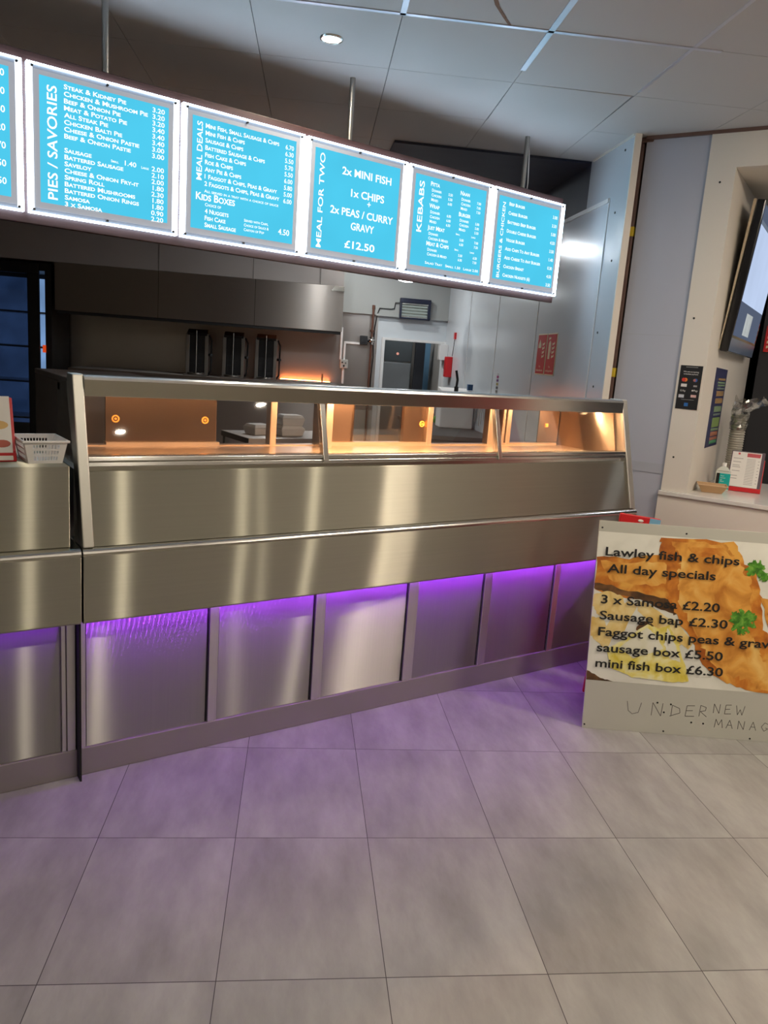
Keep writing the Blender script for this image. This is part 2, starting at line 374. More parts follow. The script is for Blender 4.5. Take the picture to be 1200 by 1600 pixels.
# room beyond the doorway
mb = MB(ROOM)
mb.box(-2.2, 1.2, 7.0, 7.1, 0, 2.6); mb.box(0.0, 0.1, 5.30, 7.0, 0, 2.6); mb.box(-2.2, -2.1, 5.25, 7.0, 0, 2.6); mb.box(-2.2, 1.2, 5.25, 7.1, 2.55, 2.6)
struct(mb.build('wall_store', mat('store_wall', (0.30, 0.27, 0.24), 0.7)))

# bulkhead over the cooking line
mb = MB(ROOM); mb.box(-9, -1.36, 4.28, 4.34, 2.292, CEIL_Z)
for u in (-3.35, -2.35, -1.62): mb.m = 1; mb.box(u-0.002, u+0.002, 4.277, 4.28, 2.292, CEIL_Z)
struct(mb.build('wall_bulkhead', [SOFFIT, GAP]))
mb = MB(ROOM); mb.box(-9.1, -9.0, -0.5, 5.25, 0, CEIL_Z); struct(mb.build('wall_left', DARKWALL))

mb = MB(ROOM); mb.box(-1.30, -0.001, 0.66, 3.4, 2.884, CEIL_Z-0.001); struct(mb.build('ceiling_shade_slab', VOID_DARK))  # dark slab under the tiles, its colour holding the shade of a void
# hatch wall: grey panel, then cream frame round a tall hatch
mb = MB(HATCH)
mb.box(0.0, 0.355, 0.0, 0.10, 0, CEIL_Z); struct(mb.build('wall_side', GREY_WALL))
mb = MB(HATCH); mb.box(0.0, 0.36, -0.001, 0, 1.796, 1.800); mb.box(0, 0.36, -0.003, 0, 0.99, 1.05); struct(mb.build('trim_8', mat('grey_trim', (0.43, 0.45, 0.51), 0.5)))
mb = MB(HATCH)
mb.box(0.355, 0.503, -0.012, 0.10, 0.896, CEIL_Z)
mb.box(0.503, 3.2, -0.012, 0.10, 2.704, CEIL_Z)
mb.box(0.40, 0.503, 0.10, 1.70, 0.896, 2.704)
mb.box(0.40, 2.6, 0.10, 1.70, 2.704, 2.78)
mb.m = 1
for s, z in ((0.43, 2.63), (0.40, 1.90), (0.40, 1.10)): mb.rod((s, -0.014, z), (s, -0.012, z), 0.006, 8)
struct(mb.build('wall_hatch', [CREAM, SCREW]))
mb = MB(HATCH); mb.box(2.6, 3.2, -0.012, 0.10, 0.0, 2.704); struct(mb.build('wall_hatch_pier', CREAM))
mb = MB(HATCH); mb.box(0.345, 2.6, -0.022, 0.10, 0, 0.87); struct(mb.build('wall_counter_front', CREAM))
mb = MB(HATCH)
mb.box(-0.6, 2.7, 4.0, 4.1, 0, 2.8); mb.box(-0.7, -0.6, 1.7, 4.0, 0, 2.8); mb.box(-0.7, 0.41, 1.70, 1.75, 0, 2.8); mb.box(-0.7, 2.7, 1.7, 4.1, 2.75, 2.8)
struct(mb.build('wall_hatch_room', DARKWALL))
mb = MB(HATCH); mb.box(2.68, 2.78, 0.1, 4.0, 0, 2.8); struct(mb.build('wall_hatch_end', DARKWALL))
mb = MB(HATCH); mb.box(0.0, 3.2, -0.02, 0.0, CEIL_Z-0.018, CEIL_Z); struct(mb.build('trim_9', BROWN))

# walls of the shop behind the viewer (they fill the steel's reflections)
mb = MB(); mb.box(-3.6, 8, -3.3, -3.2, 0, CEIL_Z); struct(mb.build('wall_front', BEIGE))
mb = MB(); mb.box(-3.6, -3.5, -3.2, 4.2, 0, CEIL_Z); struct(mb.build('wall_west', BEIGE))
mb = MB(HATCH); mb.box(3.2, 8.0, -0.012, 0.10, 0, CEIL_Z); struct(mb.build('wall_east', mat('dark_red_paint', (0.38, 0.035, 0.04), 0.6)))

# ================================================================== CEILING SPOTS
def spot(x, y, label, group='recessed ceiling spots of the shop'):
    M = frame(x, y, CEIL_Z, 0)
    t = thing('ceiling_spot', label, 'ceiling light', M, group)
    r = MB(M); r.lathe((0, 0, 0), [(0.052, 0.0), (0.050, -0.006), (0.043, -0.008), (0.041, -0.002), (0.041, 0.0)], 28); r.build('trim_ring', STEEL_BRIGHT, t)
    l = MB(M); l.lathe((0, 0, -0.003), [(0.040, 0.0), (0.02, -0.004), (0.0005, -0.005)], 24)
    l.build('lens', emis('spot_lens', SPOT_COL, SPOT_L), t)
    return t
s0 = spot(1.763, 3.257, 'lit round ceiling spot above and in front of the menu boards', None)
for k, (x, y) in enumerate([(-1.2, 0.4), (0.85, 0.4), (1.47, 0.4), (2.39, 0.4), (3.77, 0.4), (3.0, -0.8), (0.4, -1.3), (1.9, -1.5), (-0.6, -1.4), (-1.6, 1.9), (2.83, 0.9)]):
    s = dup(s0, frame(x, y, CEIL_Z, 0), 'lit round ceiling spot out over the customer floor'); s['group'] = 'ceiling spots over the customer floor'

# ================================================================== MAIN COUNTER
X0, X1 = 0.565, 3.371
CM = frame(X0, 2.66, 0, 0)
counter = thing('serving_counter', 'long brushed steel serving counter with glazed heated cabinet and purple underglow', 'counter', CM)
def slant(z): return 2.58+(z-0.865)*(0.14/0.555)       # front face of the sloping upper part
def apron_prof(y_back):
    p = []
    return [(2.56, 0.608), (2.56, 0.836), (y_back, 0.836), (y_back, 0.600), (2.572, 0.600)]
def nose_prof(y_back):
    p = []
    for k in range(11):                                  # rolled nose along the top of the apron
        a = R(180-90*k/10); p.append((2.56+0.024+0.026*math.cos(a), 0.8385+0.0235*math.sin(a)))
    return [(2.56, 0.8362)]+p+[(y_back, 0.862), (y_back, 0.8362)]
mb = MB(); mb.prism_x(apron_prof(2.75), X0-0.001, X1+0.005); mb.build('apron', STEEL, counter, 0.002)
mb = MB(); mb.prism_x(nose_prof(2.75), X0-0.001, X1+0.005); mb.build('bumper', STEEL_BRIGHT, counter)
mb = MB(); mb.prism_x([(slant(0.863), 0.863), (slant(1.105), 1.105), (2.75, 1.105), (2.75, 0.863)], X0+0.03, X1-0.03); mb.build('front_panel', STEEL, counter, 0.001)
mb = MB(); mb.box(X0+0.005, X1-0.005, 2.66, 3.15, 0.02, 0.60); mb.box(X0+0.01, X1-0.01, 2.75, 3.14, 0.60, 1.10); mb.build('carcass', STEEL_SOFT, counter)
mb = MB(); mb.box(X0, X1, 2.640, 2.70, 0.0, 0.105); mb.build('plinth', mat('plinth_steel', (0.36, 0.33, 0.32), 0.45, 0.6), counter, 0.003)
# doors and the upright strips between them
edges = [(0.591, 1.032), (1.081, 1.490), (1.550, 1.963), (2.032, 2.412), (2.475, 2.890), (2.944, 3.345)]
for a, b_ in edges:
    mb = MB(); n = 14; top = []; bot = []
    for k in range(n+1):
        x = a+(b_-a)*k/n; y = 2.6485+0.0014*math.sin(math.pi*k/n); bot.append((x, y+0.001+0.003*math.sin(math.pi*k/n), 0.1052)); top.append((x, y, 0.602))
    mb.add(bot+top, [(k, k+1, n+2+k, n+1+k) for k in range(n)], True)
    bb = [(x, 2.6595, 0.1052) for x, y, z in bot]; tt = [(x, 2.6595, 0.602) for x, y, z in top]
    mb.add(bb+tt, [(k+1, k, n+1+k, n+2+k) for k in range(n)])
    mb.add([bot[0], top[0], tt[0], bb[0]], [(0, 1, 2, 3)]); mb.add([bot[-1], top[-1], tt[-1], bb[-1]], [(3, 2, 1, 0)])
    mb.build('door_panel', STEEL_DOOR, counter)
strips = [(0.568, 0.588)]+[(edges[i][1]+0.009, edges[i+1][0]-0.002) for i in range(5)]
for a, b_ in strips:
    mb = MB(); w_ = (b_-a); mb.box(a, a+w_*0.62, 2.640, 2.66, 0.105, 0.602); mb.box(a+w_*0.62, b_, 2.645, 2.66, 0.105, 0.602); mb.build('door_stile', STEEL_SOFT, counter, 0.0015)
for a, b_ in edges[:-1]:
    mb = MB(); mb.box(b_+0.001, b_+0.008, 2.652, 2.6599, 0.106, 0.602); mb.build('door_gap', GAP, counter)
# purple led strip under the apron
mb = MB(); mb.box(X0+0.03, X1-0.01, 2.595, 2.612, 0.5965, 0.5995); mb.m = 1
n_led = 150
for k in range(n_led):
    x = X0+0.045+(X1-X0-0.07)*k/(n_led-1); mb.box(x-0.0028, x+0.0028, 2.6005, 2.6065, 0.5945, 0.5965)
mb.build('led_strip', [emis('purple_led_tape', (0.34, 0.035, 1.0), PURPLE_L*0.35), emis('purple_led_chip', (0.42, 0.06, 1.0), PURPLE_L*6)], counter)
# end posts lean with the sloping front
for xa, xb, nm in ((X0, X0+0.036, 0), (X1-0.042, X1, 1)):
    mb = MB(); prof = [(slant(0.865)-0.012, 0.8635), (slant(1.425)-0.006, 1.425), (2.80, 1.425), (2.80, 1.36), (slant(1.12)+0.06, 1.12), (slant(0.865)+0.05, 0.8635)]
    mb.prism_x(prof, xa, xb); mb.build('end_post', STEEL_SOFT, counter, 0.004)
XA, XB = X0+0.036, X1-0.042
# top rail (lamp housing) and lid
mb = MB(); mb.prism_x([(2.70, 1.3535), (2.70, 1.408), (2.704, 1.417), (2.713, 1.4225), (2.80, 1.4225), (2.80, 1.395), (2.715, 1.3535)], XA, XB); mb.build('top_rail', STEEL_BRIGHT, counter, 0.001)
mb = MB(); mb.hexa([(XA, 2.79, 1.392), (XB, 2.79, 1.392), (XB, 3.15, 1.368), (XA, 3.15, 1.368)], [(XA, 2.79, 1.398), (XB, 2.79, 1.398), (XB, 3.15, 1.374), (XA, 3.15, 1.374)]); mb.build('lid', STEEL_CAB, counter)
# sill under the glass: two rolled ribs over a dark groove
mb = MB(); p = [(slant(1.105)+0.014, 1.105), (slant(1.122)+0.010, 1.122), (slant(1.124)-0.004, 1.124), (slant(1.136)-0.004, 1.136), (slant(1.138)+0.003, 1.139), (slant(1.142)-0.006, 1.142), (slant(1.155)-0.006, 1.155), (slant(1.159), 1.159), (2.69, 1.159), (2.70, 1.105)]
mb.prism_x(p, XA, XB); mb.build('sill', STEEL_BRIGHT, counter, 0.0012)
# glass panes and dividers
divs = [1.505, 2.432]
for a, b_ in ((XA, divs[0]-0.012), (divs[0]+0.012, divs[1]-0.012), (divs[1]+0.012, XB)):
    mb = MB(); mb.hexa([(a, slant(1.159), 1.159), (b_, slant(1.159), 1.159), (b_, slant(1.159)+0.006, 1.159), (a, slant(1.159)+0.006, 1.159)], [(a, slant(1.3535), 1.3535), (b_, slant(1.3535), 1.3535), (b_, slant(1.3535)+0.006, 1.3535), (a, slant(1.3535)+0.006, 1.3535)])
    mb.build('glass_pane', GLASS, counter)
for d in divs:
    mb = MB(); mb.prism_x([(slant(1.128)-0.014, 1.128), (slant(1.3535)-0.012, 1.3535), (slant(1.3535)+0.012, 1.3535), (slant(1.16)+0.014, 1.128)], d-0.012, d+0.012); mb.build('divider', STEEL_BRIGHT, counter, 0.003)
# heated cabinet inside
mb = MB(); mb.box(XA, XB, 2.69, 3.14, 1.100, 1.130); mb.build('cabinet_floor', STEEL_CAB, counter)
mb = MB(); mb.hexa([(XB-0.015, 2.70, 1.13), (XB, 2.70, 1.13), (XB, 3.14, 1.13), (XB-0.015, 3.14, 1.13)], [(XB-0.015, 2.76, 1.39), (XB, 2.76, 1.39), (XB, 3.14, 1.37), (XB-0.015, 3.14, 1.37)]); mb.build('cabinet_end_panel', mat('end_panel_steel', (.60, .50, .42), .42, 1.0, aniso=.95), counter)
mb = MB(); mb.hexa([(XA, 2.72, 1.13), (XA+0.012, 2.72, 1.13), (XA+0.012, 3.14, 1.13), (XA, 3.14, 1.13)], [(XA, 2.78, 1.39), (XA+0.012, 2.78, 1.39), (XA+0.012, 3.14, 1.37), (XA, 3.14, 1.37)]); mb.build('cabinet_end_panel', STEEL_CAB, counter)
# rear frame: low upstand, head, mullions
mb = MB(); mb.box(0.771, 1.24, 3.10, 3.145, 1.13, 1.147); mb.box(XA, 0.771, 3.10, 3.145, 1.13, 1.136); mb.box(1.24, 1.72, 3.10, 3.145, 1.13, 1.136); mb.box(1.736, 2.36, 3.10, 3.145, 1.13, 1.147); mb.box(2.36, 2.76, 3.10, 3.145, 1.13, 1.138); mb.box(2.855, 3.28, 3.10, 3.145, 1.13, 1.144)
mb.box(XA, XB, 3.10, 3.145, 1.345, 1.37); mb.build('rear_frame', STEEL_CAB, counter)
for a, b_ in ((1.474, 1.506), (2.343, 2.376), (2.754, 2.80), (2.855, 2.872), (2.885, 2.915)):
    mb = MB(); mb.box(a, b_, 3.098, 3.145, 1.13, 1.35); mb.build('rear_mullion', STEEL_CAB, counter, 0.004)
mb = MB(); mb.box(1.712, 1.748, 3.02, 3.145, 1.13, 1.36); mb.build('rear_partition', STEEL_CAB, counter, 0.003)
doorsteel = mat('sliding_door_steel', (0.115, 0.088, 0.072), 0.30, 1.0, vary=0.12, scale=5, aniso=0.5)
for a, b_, ks in ((0.774, 1.234, (0.813, 1.183)), (1.75, 1.925, (1.791,)), (2.20, 2.343, (2.327,))):
    mb = MB(); mb.box(a, b_, 3.126, 3.134, 1.147, 1.345); d = mb.build('sliding_door', doorsteel, counter, 0.001)
    for kx in ks:
        k = MB(); F = []
        for r1, y in ((0.0155, 3.1255), (0.0150, 3.121), (0.0105, 3.1205), (0.0095, 3.1245)): F.append([(kx+r1*math.cos(2*math.pi*j/20), y, 1.237+r1*math.sin(2*math.pi*j/20)) for j in range(20)])
        k.add(sum(F, []), [(i*20+j, i*20+(j+1) % 20, (i+1)*20+(j+1) % 20, (i+1)*20+j) for i in range(3) for j in range(20)], True)
        k.rod((kx, 3.1255, 1.237), (kx, 3.1215, 1.237), 0.005, 10)
        k.build('finger_pull', mat('heat_lit_ring', (0.85, 0.36, 0.06), 0.4, emit=(1, 0.42, 0.08), emit_s=0.25), d)  # amber and glow put into the pulls for the heat lamps' light
mb = MB(); mb.box(1.915, 2.21, 3.118, 3.123, 1.147, 1.345); mb.build('sliding_glass', GLASS_REAR, counter)
mb = MB(); mb.box(3.15, 3.31, 3.126, 3.134, 1.144, 1.345); d = mb.build('sliding_door', doorsteel, counter, 0.001)
k = MB(); k.rod((3.21, 3.126, 1.242), (3.21, 3.120, 1.242), 0.014, 4); k.rod((3.21, 3.120, 1.242), (3.21, 3.117, 1.242), 0.006, 10); k.build('finger_pull', MATS['heat_lit_ring'], d)
# heat lamps under the lid
for x in (0.85, 1.22, 1.72, 2.05, 2.30, 2.62, 2.95, 3.22):
    mb = MB(); mb.rod((x-0.08, 2.87, 1.375), (x+0.08, 2.87, 1.375), 0.007, 10); mb.build('heat_lamp', emis('heat_lamp_tube', (1.0, 0.45, 0.15), 7.0), counter)
def area(name, M, sx, sy, watts, col, spread=180):
    l = bpy.data.lights.new(name, 'AREA'); l.shape = 'RECTANGLE'; l.size = sx; l.size_y = sy; l.energy = watts; l.color = col; l.spread = R(spread)
    o = bpy.data.objects.new(name, l); COL.objects.link(o); o.matrix_world = M; return o
WARM = (1.0, 0.50, 0.22)
for k, (x, wx) in enumerate(((1.05, 0.8), (1.98, 5.0), (2.85, 2.2))):
    area('cabinet_heat_light', Matrix.Translation((x, 2.90, 1.362)), 0.75, 0.03, HEAT_W*wx, WARM)
l = bpy.data.lights.new('cabinet_bulb_light', 'POINT'); l.energy = 4.5; l.color = (1.0, 0.62, 0.30); l.shadow_soft_size = 0.015
o = bpy.data.objects.new('cabinet_bulb_light', l); COL.objects.link(o); o.location = (3.265, 2.89, 1.345)

# ---- the counter run's next unit to the left, lower and without glass
LM = frame(0.545, 2.66, 0, 0); LX = -0.95; LR = 0.558
unit = thing('counter_unit', 'lower brushed steel counter at the left end with a flat top', 'counter', LM)
mb = MB(); mb.prism_x(apron_prof(2.75), LX, LR); mb.build('apron', STEEL, unit, 0.002)
mb = MB(); mb.prism_x(nose_prof(2.75), LX, LR); mb.build('bumper', STEEL_BRIGHT, unit)
mb = MB(); mb.box(LX, 0.531, 2.596, 3.15, 0.863, 1.134); mb.build('worktop_box', STEEL, unit, 0.003)
mb = MB(); mb.box(LX, LR, 2.660, 3.15, 0.02, 0.60); mb.build('carcass', STEEL_SOFT, unit)
mb = MB(); mb.box(LX, LR, 2.640, 2.70, 0.0, 0.105); mb.build('plinth', MATS['plinth_steel'], unit, 0.003)
for a, b_ in ((-0.90, -0.46), (-0.43, 0.02), (0.05, 0.505)):
    mb = MB(); mb.box(a, b_, 2.648, 2.6599, 0.1052, 0.602); mb.build('door_panel', STEEL_DOOR, unit, 0.003)
mb = MB(); mb.box(0.508, 0.522, 2.644, 2.66, 0.105, 0.602); mb.box(0.525, 0.553, 2.640, 2.66, 0.105, 0.602); mb.build('door_stile', STEEL_SOFT, unit, 0.0015)
mb = MB(); mb.box(LX+0.02, LR-0.05, 2.595, 2.612, 0.5965, 0.5995); mb.build('led_strip', MATS['purple_led_tape'], unit)
mb = MB(); mb.box(0.5575, 0.5635, 2.60, 2.67, 0.0, 0.86); mb.build('joint_gap', GAP, unit)

# ================================================================== MENU BOARDS
P = 0.624
mb_M = at(MENU, 1.2, 0.0, 1.96)
back = thing('menu_backing_board', 'dark wood board carrying the lit menu panels, hung on three rods', 'sign board', mb_M)
mb = MB(MENU); mb.box(-0.75, 3.107, 0.030, 0.055, 1.972, 2.602); mb.build('board', WOOD, back, 0.003)
for x, xt in ((0.315, 0.335), (1.525, 1.515), (2.785, 2.765)):
    mb = MB(MENU); mb.rod((x, 0.075, 2.50), (x, 0.075, CEIL_Z), 0.014, 12); mb.box(x-0.03, x+0.03, 0.055, 0.063, 2.44, 2.56)
    mb.rod((x, 0.075, 2.50), (x, 0.055, 2.50), 0.010, 8); mb.build('hanging_rod', mat('rod_metal', (0.36, 0.35, 0.33), 0.4, 0.9), back)
mb = MB(MENU); pts = [(2.82, 0.078, 2.50), (2.835, 0.085, 2.65), (2.825, 0.088, 2.80), (2.80, 0.085, 2.90)]; mb.tube(pts, 0.004); mb.build('cable', WHITE_PLASTIC, back)

names = ['lit blue menu panel cut off by the left edge, only its prices showing', 'lit blue menu panel headed PIES / SAVORIES', 'lit blue menu panel headed MEAL DEALS', 'lit blue menu panel headed MEAL FOR TWO', 'lit blue menu panel headed KEBABS', 'lit blue menu panel headed BURGERS & CHICKEN']
Z0, Z1 = 2.012, 2.562
def menu_panel(k, writer):
    x0 = (k-1)*P; M = at(MENU, x0+0.3, 0.0, Z0)
    t = thing('menu_lightbox', names[k], 'menu board', M, 'lit menu panels over the counter')
    a, b_ = x0, x0+0.606
    m = MB(MENU); m.box(a+0.006, b_-0.006, 0.012, 0.029, Z0+0.006, Z1-0.006); m.build('acrylic_plate', ACRYLIC, t)
    m = MB(MENU); e = 0.006
    m.box(a, a+e, 0.004, 0.029, Z0, Z1); m.box(b_-e, b_, 0.004, 0.029, Z0, Z1); m.box(a+e, b_-e, 0.004, 0.029, Z0, Z0+e); m.box(a+e, b_-e, 0.004, 0.029, Z1-e, Z1)
    m.build('light_edge', LEDW, t)
    for ga, gb in ((a+0.009, a+0.021), (b_-0.023, b_-0.009)):
        m = MB(MENU); m.box(ga, gb, 0.009, 0.012, Z0+0.012, Z1-0.012); m.build('side_glow', LEDW_SOFT, t)
    m = MB(MENU); m.box(a+0.024, b_-0.026, 0.009, 0.012, Z0+0.022, Z1-0.022); m.build('mat_border', MATBORDER, t)
    pa, pb, pz0, pz1 = a+0.044, b_-0.046, Z0+0.046, Z1-0.040
    m = MB(MENU); m.box(pa, pb, 0.006, 0.009, pz0, pz1); m.build('print', PRINT, t)
    for sx in (a+0.018, (a+b_)/2, b_-0.018):
        for sz in (Z0+0.014, Z1-0.014):
            m = MB(MENU); m.rod((sx, 0.012, sz), (sx, 0.001, sz), 0.0048, 10); m.build('standoff_screw', SCREW, t)
    m = MB(MENU); y = 0.0052
    def T(s, fu, fv, size, align='L', width=None, bold=0.014, caps=True, stretch=0.95):
        put_text(m, s, (pa+(pb-pa)*fu, y, pz1-(pz1-pz0)*fv), (1, 0, 0), (0, 0, 1), size, width, align, caps, bold, stretch)
    def V(s, fu, fv_bottom, length, size, bold=0.012):
        put_text(m, s, (pa+(pb-pa)*fu, y, pz1-(pz1-pz0)*fv_bottom), (0, 0, 1), (-1, 0, 0), size, length*(pz1-pz0), 'L', False, bold)
    writer(T, V)
    m.build('lettering', LETTER, t)
    return t
def w0(T, V):
    for i, s in enumerate(('6.90', '6.10', '5.60', '5.20', '4.70', '7.50', '8.50')): T(s, 0.97, 0.08+i*0.138, 0.034, 'R')
    V('FISH', 0.12, 0.9, 0.4, 0.055)
def w1(T, V):
    V('PIES / SAVORIES', 0.122, 0.965, 0.905, 0.052)
    vs = [.035+.0555*i+.028 for i in range(8)]+[.565+.0545*i for i in range(9)]
    it = ['Steak & Kidney Pie', 'Chicken & Mushroom Pie', 'Beef & Onion Pie', 'Meat & Potato Pie', 'All Steak Pie', 'Chicken Balti Pie', 'Cheese & Onion Pastie', 'Beef & Onion Pastie', 'Sausage', 'Battered Sausage', 'Saveloy', 'Cheese & Onion Fry-it', 'Spring Roll', 'Battered Mushrooms', 'Battered Onion Rings', 'Samosa', '3 x Samosa']
    pr = ['3.20', '3.20', '3.20', '3.40', '3.40', '3.40', '3.00', '3.00', '2.00', '2.10', '2.00', '1.80', '2.30', '1.80', '1.80', '0.90', '2.20']
    for v, a, p in zip(vs, it, pr): T(a, .175, v, .0245, stretch=1.28, bold=.022); T(p, .965, v+.004, .0265, 'R', stretch=1.2)
    T('Small', .53, .565, .014); T('1.40', .64, .568, .0265, stretch=1.2); T('Large', .775, .567, .014)
def w2(T, V):
    V('MEAL DEALS', 0.088, 0.56, 0.52, 0.036)
    it = ['Mini Fish, Small Sausage & Chips', 'Mini Fish & Chips', 'Sausage & Chips', 'Battered Sausage & Chips', 'Fish Cake & Chips', 'Roe & Chips', 'Any Pie & Chips', '1 Faggot & Chips, Peas & Gravy', '2 Faggots & Chips, Peas & Gravy']
    pr = ['6.70', '6.30', '5.50', '5.70', '5.50', '6.00', '5.80', '5.00', '6.00']
    for i, (a, p) in enumerate(zip(it, pr)): v = .085+.0645*i; T(a, .115, v, .026, stretch=1.04, bold=.02); T(p, .975, v+.012, .028, 'R', stretch=.95)
    T('All served in a tray with a choice of sauce', .115, .662, .017, width=.385*.97)
    T('Kids Boxes', .04, .735, .044, bold=.02)
    T('Choice of', .125, .785, .019)
    for i, a in enumerate(('4 Nuggets', 'Fish Cake', 'Small Sausage')): T(a, .125, .85+.063*i, .027, bold=.02)
    for i, a in enumerate(('Served with Chips,', 'Choice of Sauce &', 'Carton of Pop')): T(a, .50, .862+.044*i, .017)
    T('4.50', .965, .925, .037, 'R')
def w3(T, V):
    V('MEAL FOR TWO', 0.105, 0.985, 0.945, 0.040)
    for s, v, u, wd in (('2x MINI FISH', .20, .60, .305), ('1x CHIPS', .405, .62, .207), ('2x PEAS / CURRY', .61, .57, .39), ('GRAVY', .745, .58, .145), ('£12.50', .94, .56, .188)): T(s, u, v, .050, 'C', caps=False, bold=.02, width=wd)
    T('+', .64, .485, .045, 'C', caps=False)
def w4(T, V):
    V('KEBABS', 0.115, 0.625, 0.56, 0.048)
    def block(u, v, head, rows):
        T(head, u, v, .031, bold=.02)
        for i, (a, *p) in enumerate(rows):
            vv = v+.06+.052*i; T(a, u+.02, vv, .021)
            for (pu, s) in p: T(s, pu, vv+.004, .019, 'R')
    block(.20, .095, 'Pitta', [('Donner', (.51, '5.50')), ('Chicken', (.51, '5.50')), ('Mixed', (.51, '6.00'))])
    block(.62, .115, 'Naan', [('Donner', (.93, '7.00')), ('Chicken', (.93, '7.00')), ('Mixed', (.93, '7.50'))])
    block(.20, .335, 'Wrap', [('Donner', (.51, '6.00')), ('Chicken', (.51, '6.00')), ('Mixed', (.51, '6.50'))])
    block(.62, .355, 'Burger', [('Donner', (.93, '5.00')), ('Chicken', (.93, '5.00')), ('Mixed', (.93, '5.50'))])
    block(.20, .575, 'Just Meat', [('Donner', (.72, '5.00'), (.94, '7.00')), ('Chicken & Mixed', (.72, '6.00'), (.94, '7.50'))])
    T('Small', .60, .575, .014); T('Large', .83, .575, .014); T('Small', .60, .755, .014); T('Large', .83, .755, .014)
    block(.20, .755, 'Meat & Chips', [('Donner', (.72, '5.50'), (.94, '6.50')), ('Chicken & Mixed', (.72, '6.00'), (.94, '7.50'))])
    T('Salad Tray   Small 1.50   Large 2.00', .20, .965, .019, width=.40)
def w5(T, V):
    V('BURGERS & CHICKEN', 0.098, 0.98, 0.91, 0.032)
    it = [('Beef Burger', '3.00'), ('Cheese Burger', '3.30'), ('Battered Beef Burger', '5.00'), ('Double Cheese Burger', '4.50'), ('Veggie Burger', '3.50'), ('Add Chips To Any Burger', '1.40'), ('Add Cheese To Any Burger', '0.30'), ('Chicken Breast', '4.50'), ('Chicken Nuggets (6)', '3.50')]
    for i, (a, p) in enumerate(it): v = .095+.108*i; T(a, .155, v, .026, stretch=1.02, bold=.02); T(p, .975, v+.03, .026, 'R', stretch=.95)
for k, wr in enumerate((w0, w1, w2, w3, w4, w5)): menu_panel(k, wr)

# ================================================================== LEANING SPECIALS BOARD
SB = frame(2.576, 2.084, 0, -35) @ Matrix.Rotation(R(-9), 4, 'X')      # x along, y back, z up the face
sign = thing('specials_board', 'large leaning board of fish and chips with printed specials and handwriting below', 'sign', frame(2.576, 2.084, 0, -35))
BW, BH = 1.22, 0.93
mb = MB(SB); mb.box(0, BW, 0.0, 0.008, 0.0, BH); mb.build('panel', BOARD, sign, 0.0008)
def food(name, c0, c1, c2, scale, rough=0.5):
    m, t, b = nt(name); N = t.nodes; L = t.links
    tc = N.new('ShaderNodeTexCoord'); n1 = N.new('ShaderNodeTexNoise'); n1.inputs['Scale'].default_value = scale; n1.inputs['Detail'].default_value = 6; n1.inputs['Distortion'].default_value = 0.6
    L.new(tc.outputs['Object'], n1.inputs['Vector']); cr = N.new('ShaderNodeValToRGB'); L.new(n1.outputs['Fac'], cr.inputs[0])
    e = cr.color_ramp.elements; e[0].position = .33; e[0].color = (*c0, 1); e[1].position = .68; e[1].color = (*c2, 1); k = e.new(.5); k.color = (*c1, 1)
    L.new(cr.outputs[0], b.inputs['Base Color']); b.inputs['Roughness'].default_value = rough
    return m
FISH = food('printed_batter', (0.50, 0.18, 0.02), (0.76, 0.36, 0.06), (0.88, 0.57, 0.17), 9)
FISH2 = food('printed_batter_dark', (0.36, 0.09, 0.008), (0.60, 0.20, 0.02), (0.78, 0.40, 0.07), 11)
CHIP = food('printed_chips', (0.66, 0.42, 0.09), (0.80, 0.60, 0.23), (0.88, 0.76, 0.42), 10)
LEMON = food('printed_lemon', (0.70, 0.56, 0.05), (0.82, 0.72, 0.20), (0.88, 0.86, 0.55), 14)
PITH = food('printed_pith', (0.72, 0.70, 0.50), (0.78, 0.77, 0.62), (0.80, 0.80, 0.70), 12)
PARS = food('printed_parsley', (0.03, 0.13, 0.01), (0.08, 0.28, 0.02), (0.20, 0.44, 0.06), 40)
PLATE = food('printed_plate', (0.66, 0.66, 0.58), (0.78, 0.78, 0.70), (0.84, 0.84, 0.76), 4)
BROWNS = food('printed_shade', (0.05, 0.025, 0.01), (0.10, 0.045, 0.015), (0.22, 0.10, 0.03), 12)
ph = MB(SB); layer = [0]
def wob(pts, amp=0.006, sub=5):
    out = []; n = len(pts)
    for i in range(n):
        a, b_ = Vector(pts[i]), Vector(pts[(i+1) % n])
        for k in range(sub):
            q = a.lerp(b_, k/sub); out.append((q.x+random.uniform(-amp, amp), q.y+random.uniform(-amp, amp)))
    return out
def shape(mi, pts, amp=0.005, sub=5):
    layer[0] += 1; y = -0.0003-0.00012*layer[0]
    pts = wob(pts, amp, sub) if amp else pts
    pts = [(min(max(x, 0.0), BW), min(max(z, 0.218), 0.882)) for x, z in pts]
    ph.m = mi; ph.add([(x, y, z) for x, z in pts], [tuple(range(len(pts)))])
shape(0, [(0, .216), (BW, .216), (BW, .882), (0, .882)], 0)
shape(7, [(0, .218), (0, .262), (.06, .232), (.12, .218)], .002)
shape(2, [(0.0, .770), (.14, .772), (.28, .80), (.36, .77), (.36, .62), (.30, .585), (.12, .60), (0, .62)], .006)      # tail fillet at left
shape(1, [(0.02, .755), (.16, .755), (.30, .77), (.33, .67), (.20, .655), (.06, .668)], .006)
shape(7, [(0, .655), (.12, .635), (.30, .605), (.36, .60), (.40, .54), (.34, .54), (.24, .585), (.10, .605), (0, .625)], .006)
shape(3, [(0, .60), (.06, .62), (.13, .60), (.16, .54), (.11, .50), (.03, .51), (0, .55)], .004)                     # chips
shape(3, [(.10, .52), (.155, .58), (.20, .57), (.15, .45), (.08, .40), (.05, .43)], .003)
shape(3, [(.20, .59), (.26, .57), (.36, .50), (.42, .43), (.40, .40), (.30, .46), (.20, .54)], .003)
